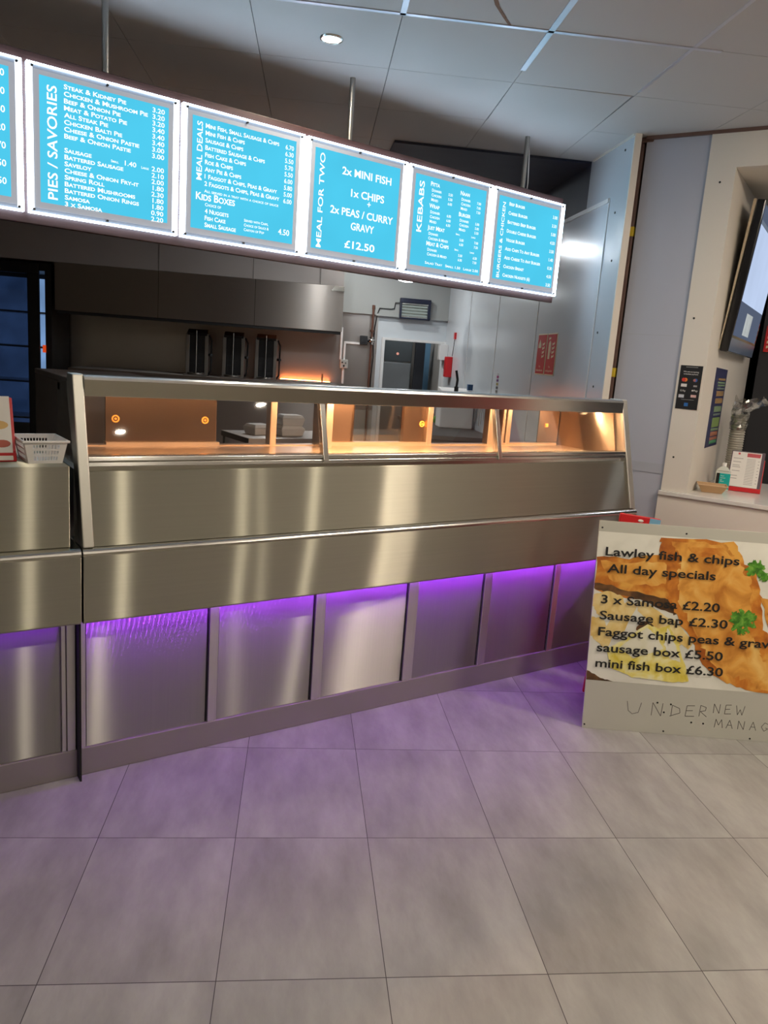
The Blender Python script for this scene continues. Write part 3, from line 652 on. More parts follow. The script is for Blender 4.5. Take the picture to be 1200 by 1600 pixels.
shape(3, [(0, .50), (.05, .50), (.10, .42), (.08, .36), (.02, .40), (0, .42)], .003)
shape(7, [(.22, .50), (.27, .49), (.30, .46), (.24, .44), (.20, .46)], .004)
shape(3, [(.30, .53), (.36, .52), (.46, .42), (.44, .39), (.36, .44)], .003)
shape(2, [(.27, .878), (.60, .878), (.64, .80), (.71, .74), (.74, .64), (.76, .50), (.82, .44), (.84, .35), (.93, .25), (1.02, .22), (.70, .222), (.60, .262), (.50, .33), (.46, .42), (.38, .52), (.335, .60), (.31, .68), (.33, .77), (.28, .80)], .007)   # the big fillet
shape(1, [(.33, .86), (.56, .868), (.62, .79), (.68, .72), (.70, .60), (.69, .50), (.75, .42), (.78, .33), (.70, .27), (.58, .30), (.50, .40), (.44, .50), (.38, .60), (.36, .70), (.37, .78)], .010, 7)
shape(2, [(.40, .835), (.55, .85), (.60, .80), (.52, .815), (.45, .80)], .006)
shape(1, [(.74, .64), (.86, .66), (1.0, .60), (1.05, .52), (.96, .44), (.84, .47), (.77, .52)], .010)
shape(2, [(.77, .58), (.84, .60), (.90, .56), (.86, .51), (.79, .52)], .006)
shape(1, [(.74, .36), (.86, .38), (.96, .30), (.90, .23), (.76, .24), (.70, .29)], .009)
shape(4, [(.08, .36), (.16, .42), (.25, .485), (.30, .47), (.345, .49), (.39, .42), (.455, .245), (.38, .235), (.20, .245), (.10, .28)], .003)     # lemon wedge
shape(5, [(.13, .37), (.25, .47), (.29, .44), (.33, .38), (.20, .33)], .003)
shape(5, [(.34, .475), (.38, .40), (.41, .33), (.36, .34), (.33, .40)], .003)
shape(4, [(.16, .29), (.28, .33), (.40, .31), (.44, .25), (.24, .245)], .004)
def parsley(cx, cz, r, lobes=9):
    pts = []
    for k in range(lobes*4):
        a = 2*math.pi*k/(lobes*4); rr = r*(0.62+0.38*abs(math.sin(a*lobes/2)))*random.uniform(.82, 1.1)
        if -1.9 < a-math.pi*2 < -1.2: rr *= 0.6
        pts.append((cx+rr*math.cos(a), cz+rr*math.sin(a)))
    shape(6, pts, .003, 2)
parsley(.665, .53, .062); parsley(.700, .765, .048); parsley(.635, .55, .028); parsley(.70, .55, .030); parsley(.665, .485, .022); parsley(.74, .735, .026)
ph.build('printed_photo', [PLATE, FISH, FISH2, CHIP, LEMON, PITH, PARS, BROWNS], sign)
m = MB(SB)
for s, x, z, wd in (('Lawley fish & chips', .036, .778, .590), ('All day specials', .050, .704, .478), ('3 x Samosa £2.20', .034, .565, .525), ('Sausage bap £2.30', .034, .494, .566), ('Faggot chips peas & gravy', .034, .421, .792), ('sausage box £5.50', .034, .350, .558), ('mini fish box £6.30', .034, .280, .565)):
    put_text(m, s, (x, -0.0062, z), (1, 0, 0), (0, 0, 1), 0.0535, wd, 'L', False, 0.016)
m.build('lettering', INK, sign)
# pencilled handwriting
hw = MB(SB)
def stroke(pts, r=0.0015):
    for a, b_ in zip(pts, pts[1:]):
        a, b_ = Vector(a), Vector(b_); d = (b_-a); n = Vector((-d.y, d.x)).normalized()*r
        hw.add([(a.x-n.x, -0.0005, a.y-n.y), (b_.x-n.x, -0.0005, b_.y-n.y), (b_.x+n.x, -0.0005, b_.y+n.y), (a.x+n.x, -0.0005, a.y+n.y)], [(0, 1, 2, 3)])
GL = {'U': [[(0, 1), (.1, .25), (.35, 0), (.7, .15), (.85, .95)]], 'N': [[(0, 0), (.05, 1), (.7, 0), (.8, 1)]], 'D': [[(.1, 0), (.15, 1), (.7, .75), (.75, .35), (0, 0)]], 'E': [[(.8, 1), (.1, .95), (0, 0), (.8, .05)], [(.05, .5), (.65, .55)]], 'R': [[(0, 0), (.1, 1), (.65, .85), (.6, .55), (.1, .45), (.75, 0)]], 'W': [[(0, 1), (.2, 0), (.5, .6), (.75, 0), (1.05, 1)]], 'M': [[(0, 0), (.15, 1), (.5, .3), (.85, 1), (1, 0)]], 'A': [[(0, 0), (.4, 1), (.8, 0)], [(.15, .4), (.7, .4)]], 'G': [[(.8, .85), (.4, 1), (0, .5), (.35, 0), (.8, .3), (.5, .4)]], 'T': [[(0, 1), (.8, .95)], [(.4, 1), (.4, 0)]]}
def hand(word, x, z, h, wd, step):
    for ch in word:
        if ch in GL:
            for st in GL[ch]: stroke([(x+px*wd, z+pz*h) for px, pz in st])
        x += step
hand('U', .191, .080, .056, .075, .0); hand('N', .302, .080, .058, .06, 0); hand('D', .383, .083, .05, .06, 0); hand('E', .452, .088, .05, .05, 0); hand('R', .513, .092, .05, .045, 0)
hand('NEW', .575, .112, .042, .036, .050); hand('MANAGEMENT', .585, .048, .038, .036, .052)
hw.build('handwriting', PEN, sign)
for x, z in ((.014, .899), (.385, .899), (.80, .899), (1.20, .899), (.010, .017), (.362, .013), (.747, .010), (1.2, .014), (.325, .139), (.357, .098), (.385, .136), (.482, .062), (.535, .061), (.82, .175)):
    mb = MB(SB); mb.rod((x, 0.0, z), (x, -0.0015, z), 0.0042, 10); mb.build('screw', SCREW, sign)

CR = frame(3.047, 2.432, 0, -35)  # red shape added here, mostly unseen, to reflect in the steel doors
cr = thing('added_red_crate', 'red crate added behind the specials board to redden the counter reflections', 'crate', CR)
mb = MB(CR); mb.box(0.01, .54, 0, .012, .01, .50); mb.box(0.01, .54, .108, .12, .01, .50); mb.box(0, .012, 0, .12, 0, .50); mb.box(.538, .55, 0, .12, 0, .50); mb.box(0.01, .54, .012, .108, 0, .012); mb.build('body', RED, cr, .003)
mb = MB(CR); mb.box(-.012, .562, -.010, .0, .47, .50); mb.box(-.012, 0, 0, .125, .47, .50); mb.build('rim', RED, cr, .003)
# red board behind it
RB = frame(2.84, 2.32, 0.019, -33) @ Matrix.Rotation(R(-3), 4, 'X') @ Matrix.Rotation(R(5.4), 4, 'Y')
rb = thing('leaning_board', 'red board with a pale blue edge leaning behind the specials board', 'sign', frame(2.84, 2.32, 0, -33))
mb = MB(RB); mb.box(0.0, 0.195, 0.0, 0.02, 0.0, 0.90); mb.build('panel', RED, rb, 0.004)
mb = MB(RB); mb.box(0.142, 0.194, -0.002, 0.0, 0.5, 0.897); mb.build('blue_print', SKY, rb)
mb = MB(RB); mb.ball((0.10, -0.001, 0.878), 0.010, 6, 10, 1.4, 0.2, 0.7); mb.build('white_mark', PAPER, rb)

# ================================================================== ON THE LEFT COUNTER
# perforated basket
bz = 1.1342
BK = frame(0.468, 2.742, bz, 2)
bk = thing('plastic_basket', 'white perforated plastic basket on the left counter', 'basket', BK)
def basket_wall(mb, A, B, C, D, n, rows):          # A,B bottom; C,D top (A-D, B-C); slotted wall
    A, B, C, D = map(Vector, (A, B, C, D))
    def q(u, v): return tuple((A.lerp(B, u)).lerp(D.lerp(C, u), v))
    us = [0.12]; 
    ue = [0.0]
    cols = []
    for k in range(n): c = 0.16+0.68*(k+.5)/n; hw_ = 0.68/n*0.33; cols.append((c-hw_, c+hw_))
    vr = [(0.12, 0.31), (0.39, 0.58), (0.66, 0.85)][:rows]
    ub = sorted(set([0, 1]+[x for c in cols for x in c])); vb = sorted(set([0, 1]+[x for c in vr for x in c]))
    for i in range(len(ub)-1):
        for j in range(len(vb)-1):
            um = (ub[i]+ub[i+1])/2; vm = (vb[j]+vb[j+1])/2
            if any(a < um < b for a, b in cols) and any(a < vm < b for a, b in vr): continue
            mb.add([q(ub[i], vb[j]), q(ub[i+1], vb[j]), q(ub[i+1], vb[j+1]), q(ub[i], vb[j+1])], [(0, 1, 2, 3)])
mb = MB(BK); w0_, w1_, d0, d1, h_ = 0.052, 0.066, 0.08, 0.094, 0.072
b4 = [(-w0_, -d0, .001), (w0_, -d0, .001), (w0_, d0, .001), (-w0_, d0, .001)]; t4 = [(-w1_, -d1, h_), (w1_, -d1, h_), (w1_, d1, h_), (-w1_, d1, h_)]
for i in range(4): basket_wall(mb, b4[i], b4[(i+1) % 4], t4[(i+1) % 4], t4[i], 9, 3)
mb.quad(*b4); o = mb.build('basket_body', WHITE_PLASTIC, bk); so = o.modifiers.new('solid', 'SOLIDIFY'); so.thickness = 0.0022
mb = MB(BK); e = 0.006
for x0, x1, y0, y1 in ((-w1_-e, w1_+e, -d1-e, -d1+.001), (-w1_-e, w1_+e, d1-.001, d1+e), (-w1_-e, -w1_+.001, -d1, d1), (w1_-.001, w1_+e, -d1, d1)): mb.box(x0, x1, y0, y1, h_-.004, h_+.004)
mb.build('rim', WHITE_PLASTIC, bk, 0.002)
# leaflet stand at the left edge
LS = frame(0.326, 2.748, bz, 0)
ls = thing('leaflet_stand', 'red sloping leaflet stand on the left counter by the basket', 'leaflet holder', LS)
mb = MB(LS); mb.prism_x([(-.05, .001), (-.045, .03), (-.035, .03), (.03, .20), (.045, .20), (.085, .001)], -.11, .065); mb.build('stand', RED, ls, 0.003)
mb = MB(LS); mb.hexa([(-.11, -.052, .006), (.055, -.052, .006), (.055, -.047, .006), (-.11, -.047, .006)], [(-.11, .022, .205), (.055, .022, .205), (.055, .027, .205), (-.11, .027, .205)]); cd = mb.build('menu_card', PAPER, ls, 0.001)
mb = MB(LS)
def card(x, f, rx, rz, mi):
    mb.m = mi; n = 14
    vs = [(x+rx*math.cos(2*math.pi*k/n), -.0526+.0744*(f+rz*math.sin(2*math.pi*k/n))/1.0, .006+.199*(f+rz*math.sin(2*math.pi*k/n))) for k in range(n)]; mb.add(vs, [tuple(range(n))])
card(.015, .55, .032, .07, 0); card(.025, .26, .025, .06, 1); card(-.02, .88, .04, .025, 2)
mb.build('card_print', [mat('tan_print', (0.62, 0.40, 0.14), 0.5), mat('red_brown_print', (0.40, 0.08, 0.05), 0.5), INK], cd)

# dark steel panel standing behind the left counter
M = frame(0.70, 3.5, 0, 0)
rg = thing('fryer_back', 'dark steel sided unit standing behind the left counter and cabinet post', 'kitchen unit', M)
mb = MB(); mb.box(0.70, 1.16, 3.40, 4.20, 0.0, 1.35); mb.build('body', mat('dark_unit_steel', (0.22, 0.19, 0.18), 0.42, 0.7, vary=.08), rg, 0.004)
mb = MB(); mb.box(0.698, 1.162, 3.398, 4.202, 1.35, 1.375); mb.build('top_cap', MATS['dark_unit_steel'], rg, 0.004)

# black glass-door fridge at far left
FM = at(ROOM, -4.90, 4.40, 0)
fr = thing('display_fridge', 'tall black glass-door fridge glowing faint blue at far left', 'fridge', FM)
mb = MB(FM)
mb.box(-.75, .40, .04, .70, 0, .12); mb.box(-.75, .40, .04, .70, 2.20, 2.285); mb.box(.33, .40, .04, .70, .12, 2.20); mb.box(-.75, -.68, .04, .70, .12, 2.20); mb.box(-.68, .33, .66, .70, .12, 2.20); mb.build('cabinet', BLACK, fr, 0.004)
mb = MB(FM); mb.box(-.30, .28, 0, .035, .10, .30); mb.box(-.30, .28, 0, .035, 2.16, 2.27); mb.box(.16, .28, 0, .035, .30, 2.16); mb.box(-.30, -.20, 0, .035, .30, 2.16); dr = mb.build('door', BLACK_GLOSS, fr, 0.003)
mb = MB(FM); mb.box(-.20, .16, .014, .020, .30, 2.16); mb.build('door_glass', DARK_GLASS, dr)
for z in (.6, 1.0, 1.38, 1.75):
    mb = MB(FM); mb.box(-.67, .32, .10, .64, z, z+.02); mb.build('shelf', mat('fridge_shelf', (0.45, 0.48, 0.5), 0.3, 0.5), fr)
mb = MB(FM); mb.box(-.60, .30, .60, .64, .5, 2.15); mb.build('light_panel', emis('blue_fridge_light', (0.16, 0.28, 0.50), 0.95, .8, 3), fr)
mb = MB(FM); mb.box(.305, .335, .02, .04, 1.34, 1.42); mb.build('indicator', emis('red_lamp', (1.0, 0.10, 0.02), 0.6), fr)

# ================================================================== COOKING LINE
HM = at(ROOM, -2.9, 4.30, 1.78)
hood = thing('extractor_hood', 'long stainless extractor hood over the grills', 'extractor hood', HM)
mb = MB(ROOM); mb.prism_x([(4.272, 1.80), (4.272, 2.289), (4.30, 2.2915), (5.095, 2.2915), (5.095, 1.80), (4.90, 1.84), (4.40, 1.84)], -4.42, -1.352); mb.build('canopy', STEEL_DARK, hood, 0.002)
mb = MB(ROOM); mb.box(-4.40, -1.365, 4.282, 4.32, 1.768, 1.80); mb.build('lip_shadow', BLACK, hood)  # black strip standing for the shadow along the hood's bottom lip
mb = MB(ROOM)
for u in (-3.35, -2.32): mb.box(u-.002, u+.002, 4.2705, 4.272, 1.80, 2.289)
mb.build('seam', GAP, hood)
mb = MB(ROOM); mb.hexa([(-1.50, 4.268, 2.235), (-1.352, 4.268, 2.235), (-1.352, 4.272, 2.235), (-1.50, 4.272, 2.235)], [(-1.46, 4.268, 2.285), (-1.352, 4.268, 2.285), (-1.352, 4.272, 2.285), (-1.46, 4.272, 2.285)]); mb.build('corner_reflection', STEEL_BRIGHT, hood)  # corner piece in brighter steel for the lamp's reflection there

RM = at(ROOM, -2.9, 4.4, 0)
rng = thing('grill_range', 'steel range carrying the upright kebab grills under the hood', 'cooking range', RM)
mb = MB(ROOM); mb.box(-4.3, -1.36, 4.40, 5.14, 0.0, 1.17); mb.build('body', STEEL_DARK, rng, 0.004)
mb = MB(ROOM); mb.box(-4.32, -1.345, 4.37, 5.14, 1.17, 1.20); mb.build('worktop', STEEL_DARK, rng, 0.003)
gd = thing('griddle', 'low griddle with a glowing orange bar at the right end of the range', 'griddle', at(ROOM, -1.72, 4.9, 1.2003))
mb = MB(ROOM); mb.box(-2.03, -1.40, 4.74, 5.06, 1.2003, 1.212); mb.build('plate', STEEL_DARK, gd, .003)
mb = MB(ROOM); mb.box(-2.02, -1.42, 5.00, 5.03, 1.212, 1.218); mb.build('glowing_element', emis('orange_element', (1.0, 0.26, 0.07), GRILL_L), gd)
mb = MB(ROOM); mb.box(-1.53, -1.51, 4.86, 4.88, 1.212, 1.31); mb.build('burner_post', mat('hot_steel', (0.6, 0.35, 0.22), 0.4, 0.8), gd)
def kebab(u, label):
    M = at(ROOM, u, 4.62, 1.20)
    t = thing('kebab_grill', label, 'kebab machine', M, 'upright kebab grills under the hood')
    m = MB(M); m.box(-.125, -.085, 0, .05, .0, .47); m.box(.085, .125, 0, .05, .0, .47); m.build('side_frame', mat('grill_grey', (0.30, 0.28, 0.26), 0.4, 0.8), t, .004)
    m = MB(M); m.box(-.085, .085, .02, .14, .02, .45)
    for k in range(7):
        z = .05+.055*k; m.box(-.08, .08, .012, .02, z, z+.035)
    m.build('burner', BLACK, t)
    m = MB(M); m.prism_x([(-.01, .45), (-.03, .475), (.10, .52), (.15, .47), (.15, .45)], -.11, .11); m.build('top_cap', BLACK, t, .003)
    m = MB(M); pts = [(.13+.0, .06, .02), (.155, .05, .06), (.158, .05, .40), (.13, .055, .46)]; m.tube(pts, .010); m.build('hand_rail', BLACK, t)
    m = MB(M); m.rod((.135, .03, .24), (.165, -.01, .24), .016, 10); m.build('knob', BLACK_GLOSS, t)
    m = MB(M); m.box(-.13, .13, -.16, .16, 0, .012); m.lathe((0, -.06, .012), [(.09, 0), (.10, .02), (.095, .02), (.085, .004)], 20); m.build('drip_tray', STEEL_DARK, t)
    m = MB(M); m.rod((0, -.06, .012), (0, -.06, .50), .006, 8); m.build('spit', STEEL_BRIGHT, t)
    return t
k1 = kebab(-2.97, 'upright black kebab grill, nearest the plain steel wall at its left')
dup(k1, at(ROOM, -2.56, 4.62, 1.20), 'upright black kebab grill between the two other grills')
dup(k1, at(ROOM, -2.19, 4.62, 1.20), 'upright black kebab grill next to the orange-lit steel wall')

# socket, conduit, copper pipe with valve, cable
sk = thing('wall_socket', 'grey switched socket box on the steel wall with white conduit', 'socket', at(ROOM, -1.255, 5.14, 1.39))
mb = MB(ROOM); mb.box(-1.30, -1.205, 5.105, 5.146, 1.39, 1.495); mb.build('box', mat('grey_box', (0.50, 0.50, 0.47), 0.5), sk, .006)
mb = MB(ROOM); mb.rod((-1.275, 5.105, 1.46), (-1.275, 5.098, 1.46), .010, 10); mb.rod((-1.235, 5.105, 1.455), (-1.235, 5.098, 1.455), .008, 10); mb.rod((-1.255, 5.105, 1.42), (-1.255, 5.095, 1.42), .012, 10); mb.build('switch', INK, sk)
mb = MB(ROOM); mb.box(-1.312, -1.287, 5.124, 5.146, 1.495, 1.88); mb.box(-1.268, -1.243, 5.124, 5.146, 1.495, 1.715); mb.box(-1.268, -1.03, 5.124, 5.146, 1.69, 1.715); mb.box(-1.27, -1.245, 5.124, 5.146, 1.20, 1.39); mb.build('conduit', WHITE_PLASTIC, sk, .002)
cp = thing('gas_pipe', 'old upright copper gas pipe with a chrome valve and black meter', 'pipe', at(ROOM, -.935, 5.10, 0))
mb = MB(ROOM); mb.rod((-.935, 5.08, 0.0), (-.935, 5.08, 2.17), .014, 12); mb.rod((-.935, 5.08, 1.85), (-.935, 5.08, 1.875), .026, 12); mb.rod((-.935, 5.08, 2.12), (-.935, 5.08, 2.17), .018, 12); mb.build('pipe', COPPER, cp)
mb = MB(ROOM); mb.ball((-.935, 5.07, 1.745), .032); mb.rod((-.935, 5.07, 1.70), (-.935, 5.07, 1.79), .022, 10); mb.rod((-.935, 5.05, 1.745), (-.90, 5.05, 1.75), .012, 8); mb.build('valve', STEEL_BRIGHT, cp)
mb = MB(ROOM); mb.box(-1.075, -.985, 5.07, 5.146, 1.69, 1.80); mb.rod((-.985, 5.09, 1.745), (-.95, 5.09, 1.745), .018, 8); mb.rod((-1.03, 5.07, 1.74), (-1.03, 5.06, 1.74), .02, 12); mb.build('meter', BLACK, cp, .006)

# electric fly killer above the doorway
FK = at(ROOM, -.43, 5.02, 2.035)
fk = thing('fly_killer', 'dark blue-framed electric fly killer mounted above the doorway', 'fly killer', FK)
mb = MB(FK); mb.box(-.19, .19, 0, .08, .19, .245); mb.box(-.19, -.165, 0, .08, .02, .19); mb.box(.155, .19, 0, .08, .0, .19); mb.box(-.19, .19, 0, .08, 0, .018); mb.build('frame', mat('navy_plastic', (0.012, 0.016, 0.04), 0.3), fk, .006)
mb = MB(FK); mb.box(-.165, .155, .06, .08, .018, .19); mb.build('back_plate', mat('grey_grid', (0.35, 0.37, 0.34), 0.4, 0.4), fk)
for z in (.05, .085, .12, .155):
    mb = MB(FK); mb.rod((-.163, .03, z), (.153, .03, z), .009, 10); mb.build('tube', emis('fly_tube', (0.62, 0.72, 0.68), 0.38), fk)
mb = MB(FK); mb.box(-.165, .155, .004, .012, .172, .186); mb.box(-.165, .155, .004, .012, .022, .034); mb.build('grille_bar', STEEL_BRIGHT, fk)
mb = MB(FK); mb.box(-.15, .15, .08, .081, .10, .20); mb.box(-.02, .02, .08, .13, .15, .19); mb.build('wall_bracket', BLACK, fk)
cb = MB(ROOM); cb.tube([(-.62, 5.07, 2.22), (-.67, 5.09, 2.22), (-.68, 5.09, 2.15), (-.72, 5.09, 2.14), (-.86, 5.09, 2.14), (-.88, 5.09, 2.08), (-.90, 5.13, 1.9), (-.905, 5.13, 1.7), (-.895, 5.13, 1.55), (-.91, 5.13, 1.3), (-.905, 5.13, 1.0)], .006); cb.build('power_cable', BLACK, fk)

# steel fridge seen through the doorway
SM = at(ROOM, -.62, 5.95, 0)
sf = thing('upright_fridge', 'tall grey steel fridge standing in the room beyond the doorway', 'fridge', SM)
mb = MB(SM); mb.box(-.45, .33, 0, .7, .08, 1.95); mb.build('cabinet', mat('fridge_steel', (0.30, 0.32, 0.33), 0.35, 0.6), sf, .004)
mb = MB(SM); mb.box(-.44, .32, -.03, 0, .10, 1.50); mb.build('door', MATS['fridge_steel'], sf, .004)
mb = MB(SM); mb.box(-.44, .32, -.03, 0, 1.52, 1.94); mb.build('top_panel', mat('dark_grey_panel', (0.07, 0.08, 0.085), 0.4), sf, .004)
mb = MB(SM); mb.rod((.13, -.03, 1.62), (.13, -.036, 1.62), .018, 12); mb.build('indicator', emis('amber_lamp', (1.0, .45, .35), .7), sf)
mb = MB(SM); mb.box(-.22, -.06, -.034, -.03, 1.17, 1.30); mb.rod((-.13, -.034, 1.345), (-.13, -.03, 1.345), .022, 12); mb.build('notice', BLUE, sf)
mb = MB(ROOM); mb.box(-.27, -.14, 5.80, 5.86, 0, 2.0); o = mb.build('door_leaf', mat('dark_door', (0.02, 0.022, 0.03), 0.4)); tag(o, 'narrow dark door edge standing open beside the steel fridge', 'door')
mb = MB(ROOM); mb.box(-.14, .0, 6.2, 6.26, 0, 2.2); o = mb.build('curtain_strip', mat('blue_panel', (0.12, 0.24, 0.36), 0.5)); tag(o, 'blue upright panel seen through the doorway beside the fridge', 'panel')

# items on the kitchen's right wall
wb = thing('wall_box', 'white electrical box beside the top of the doorway', 'electrical box', at(ROOM, -.004, 4.95, 1.62))
mb = MB(ROOM); mb.box(-.10, -.0005, 4.93, 5.075, 1.575, 1.765); mb.build('case', WHITE_PAINT, wb, .004)
mb = MB(ROOM); mb.box(-.104, -.10, 4.95, 5.055, 1.59, 1.75); mb.build('cover', WHITE_PLASTIC, wb)
mb = MB(ROOM); mb.box(-.075, -.0005, 4.60, 4.74, 1.38, 1.62); o = mb.build('first_aid_box', RED, None, .008); tag(o, 'red box hung on the white wall by the doorway', 'box')
fc = thing('alarm_pull', 'small red tag with a cord above the red box', 'pull cord', at(ROOM, -.004, 4.53, 1.66))
mb = MB(ROOM); mb.box(-.02, -.0005, 4.50, 4.57, 1.825, 1.90); mb.build('red_tag', RED, fc); mb = MB(ROOM); mb.tube([(-.012, 4.535, 1.826), (-.012, 4.56, 1.72), (-.012, 4.60, 1.63)], .004); mb.build('cord', INK, fc)
# fire notices
def fire_sign(v0, v1, kind, label):
    t = thing('fire_sign', label, 'fire notice', at(ROOM, -.001, v1, 1.515))
    m = MB(ROOM); m.box(-.004, -.0005, v0, v1, 1.512, 1.815); m.build('backing', CREAM_PICT, t)
    m = MB(ROOM); g = .008; m.box(-.006, -.004, v0+g, v1-g, 1.520, 1.807); m.build('red_face', RED_SIGN, t)
    m = MB(ROOM); X = -.0064; c = (v0+v1)/2; wv = v1-v0
    def poly(p): m.add([(X, c-a*wv, b) for a, b in p], [tuple(range(len(p)))])
    if kind == 'blanket':
        poly([(-.35, 1.71), (-.05, 1.71), (-.05, 1.735), (-.2, 1.775), (-.35, 1.735)])
    else:
        poly([(-.28, 1.63), (-.08, 1.63), (-.08, 1.745), (-.13, 1.765), (-.28, 1.745)]); poly([(-.3, 1.768), (-.1, 1.775), (-.1, 1.787), (-.3, 1.785)]); poly([(-.05, 1.76), (.02, 1.68), (-.01, 1.67), (-.07, 1.74)])
    for q in range(4): z = 1.635+.03*q; poly([(.10, z), (.34, z+.012), (.34, z+.03), (.22, z+.018), (.10, z+.022)])
    put_text(m, 'Fire', (X, c, 1.566), (0, -1, 0), (0, 0, 1), .022, None, 'C'); put_text(m, 'blanket' if kind == 'blanket' else 'extinguisher', (X, c, 1.538), (0, -1, 0), (0, 0, 1), .022, wv*.74, 'C')
    m.build('pictogram', CREAM_PICT, t)
fire_sign(1.16, 1.37, 'blanket', 'red fire blanket notice, farther of the pair on the white wall')
fire_sign(.935, 1.145, 'ext', 'red fire extinguisher notice, nearer of the pair on the white wall')
cols = [mat('mag_sticker', (0.30, 0.03, 0.16), .5), mat('violet_sticker', (0.10, 0.04, 0.18), .5), mat('olive_sticker', (0.28, 0.24, 0.06), .5), mat('slate_sticker', (0.06, 0.07, 0.08), .5), mat('grey_sticker', (0.14, 0.14, 0.13), .5)]
st = thing('sticker_strip', 'column of small coloured hygiene stickers on the white wall', 'stickers', at(ROOM, -.001, 2.47, 1.32))
for i in range(5):
    mb = MB(ROOM); z = 1.455-.033*i; mb.box(-.002, -.0005, 2.435, 2.505, z-.010, z+.012); mb.build('sticker', cols[i], st)
mb = MB(ROOM); mb.box(-.002, -.0005, 2.44, 2.50, 1.478, 1.486); mb.box(-.002, -.0005, 2.44, 2.50, 1.304, 1.310); mb.build('caption', GREYTEXT, st)

# rear worktop along the right wall with the press, sink, tap and cloth
wk = thing('rear_worktop', 'steel worktop with a sink along the white wall behind the counter', 'worktop', at(ROOM, -.3, 3.6, 0))
mb = MB(ROOM); mb.box(-.62, -.005, 2.3, 4.5, .86, .90); mb.build('top', STEEL_DARK, wk, .003)
mb = MB(ROOM); mb.box(-.60, -.005, 2.32, 4.48, .08, .86); mb.build('cabinet', STEEL_DARK, wk, .003)
tp = thing('mixer_tap', 'chrome swan-neck tap on the rear worktop', 'tap', at(ROOM, -.12, 3.75, .9))
pts = [(-.12, 3.75, .92)]+[(-.12-.11*(1-math.cos(R(a))), 3.75, 1.03+.075*math.sin(R(a))) for a in range(0, 181, 20)]+[(-.34, 3.75, 1.00)]
mb = MB(ROOM); mb.tube(pts, .012, 10); mb.build('spout', STEEL_BRIGHT, tp); mb = MB(ROOM); mb.rod((-.12, 3.75, .9), (-.12, 3.75, .95), .024, 14); mb.rod((-.12, 3.68, .94), (-.12, 3.82, .94), .010, 8); mb.build('base', STEEL_BRIGHT, tp)
mb = MB(ROOM); mb.ball((-.30, 3.55, .95), .05, 10, 14, 1.6, 1.1, 1.0); o = mb.build('green_cloth', GREEN); tag(o, 'crumpled green cloth lying by the tap', 'cloth')
PT = frame(2.6, 5.1, 0, 0)
pt = thing('prep_table', 'steel prep table in the dark kitchen behind the heated cabinet', 'table', PT)
mb = MB(); mb.box(2.15, 2.95, 4.85, 5.35, .905, .945); mb.build('top', STEEL_DARK, pt, .003)
for x in (2.18, 2.92):
    for y in (4.88, 5.32): mb = MB(); mb.box(x-.018, x+.018, y-.018, y+.018, .006, .905); mb.build('leg', STEEL_DARK, pt)
mb = MB(); mb.box(2.20, 2.90, 4.9, 5.3, .25, .28); mb.build('under_shelf', STEEL_DARK, pt)
def carton(x, y, z, rz, w_, label):
    F = frame(x, y, z, rz); t = thing('takeaway_box', label, 'box', F, 'takeaway boxes on the prep table')
    m = MB(F); m.hexa([(-w_*.85, -.06, 0), (w_*.85, -.06, 0), (w_*.85, .06, 0), (-w_*.85, .06, 0)], [(-w_, -.075, .05), (w_, -.075, .05), (w_, .075, .05), (-w_, .075, .05)]); m.build('base', PAPER, t, .004)
    m = MB(F); m.hexa([(-w_, -.075, .051), (w_, -.075, .051), (w_, .075, .051), (-w_, .075, .051)], [(-w_*.8, -.055, .075), (w_*.8, -.055, .075), (w_*.8, .055, .075), (-w_*.8, .055, .075)]); m.build('lid', PAPER, t, .004)
carton(2.55, 5.05, .9455, 4, .10, 'lower of the two pale boxes on the prep table')
carton(2.56, 5.05, 1.0215, -5, .09, 'upper of the two pale boxes on the prep table')
carton(2.33, 5.10, .9455, 12, .08, 'pale box alone at the left of the prep table')
SC = at(ROOM, -.2, 3.3, .9)
pm = thing('potato_press', 'white lever press with a black handle on the rear worktop', 'press', SC)
mb = MB(SC); mb.box(-.17, .17, -.12, .12, 0, .36); mb.build('body', WHITE_PLASTIC, pm, .01)
mb = MB(SC); mb.prism_x([(-.12, .36), (.12, .36), (.12, .40), (-.12, .372)], -.17, .17); mb.build('lid', WHITE_PLASTIC, pm, .004)
mb = MB(SC); mb.tube([(-.03, -.125, .40), (-.025, -.13, .49), (-.045, -.13, .58)], .013, 8); mb.rod((-.03, -.13, .36), (-.03, -.13, .42), .022, 10); mb.build('handle', BLACK, pm)
mb = MB(SC); mb.box(.185, .41, -.11, .05, 0, .395) if False else mb.box(.10, .15, -.09, -.03, .388, .45); mb.build('blue_clip', BLUE, pm, .004)
kr = thing('knife_rack', 'magnetic rack of kitchen knives on the white wall behind the cabinet', 'knife rack', at(ROOM, -.004, 3.0, 1.0))
mb = MB(ROOM); mb.box(-.018, -.0005, 2.72, 3.25, 1.155, 1.185); mb.build('rail', BLACK, kr)
for v, l_ in ((2.78, .16), (2.88, .20), (2.95, .22), (3.03, .18), (3.15, .20)):
    mb = MB(ROOM); mb.box(-.022, -.018, v-.014, v+.014, 1.18-l_, 1.19); k = mb.build('blade', STEEL_BRIGHT, kr); mb = MB(ROOM); mb.box(-.028, -.014, v-.011, v+.011, 1.19, 1.27); mb.build('knife_handle', BLACK, k, .003)

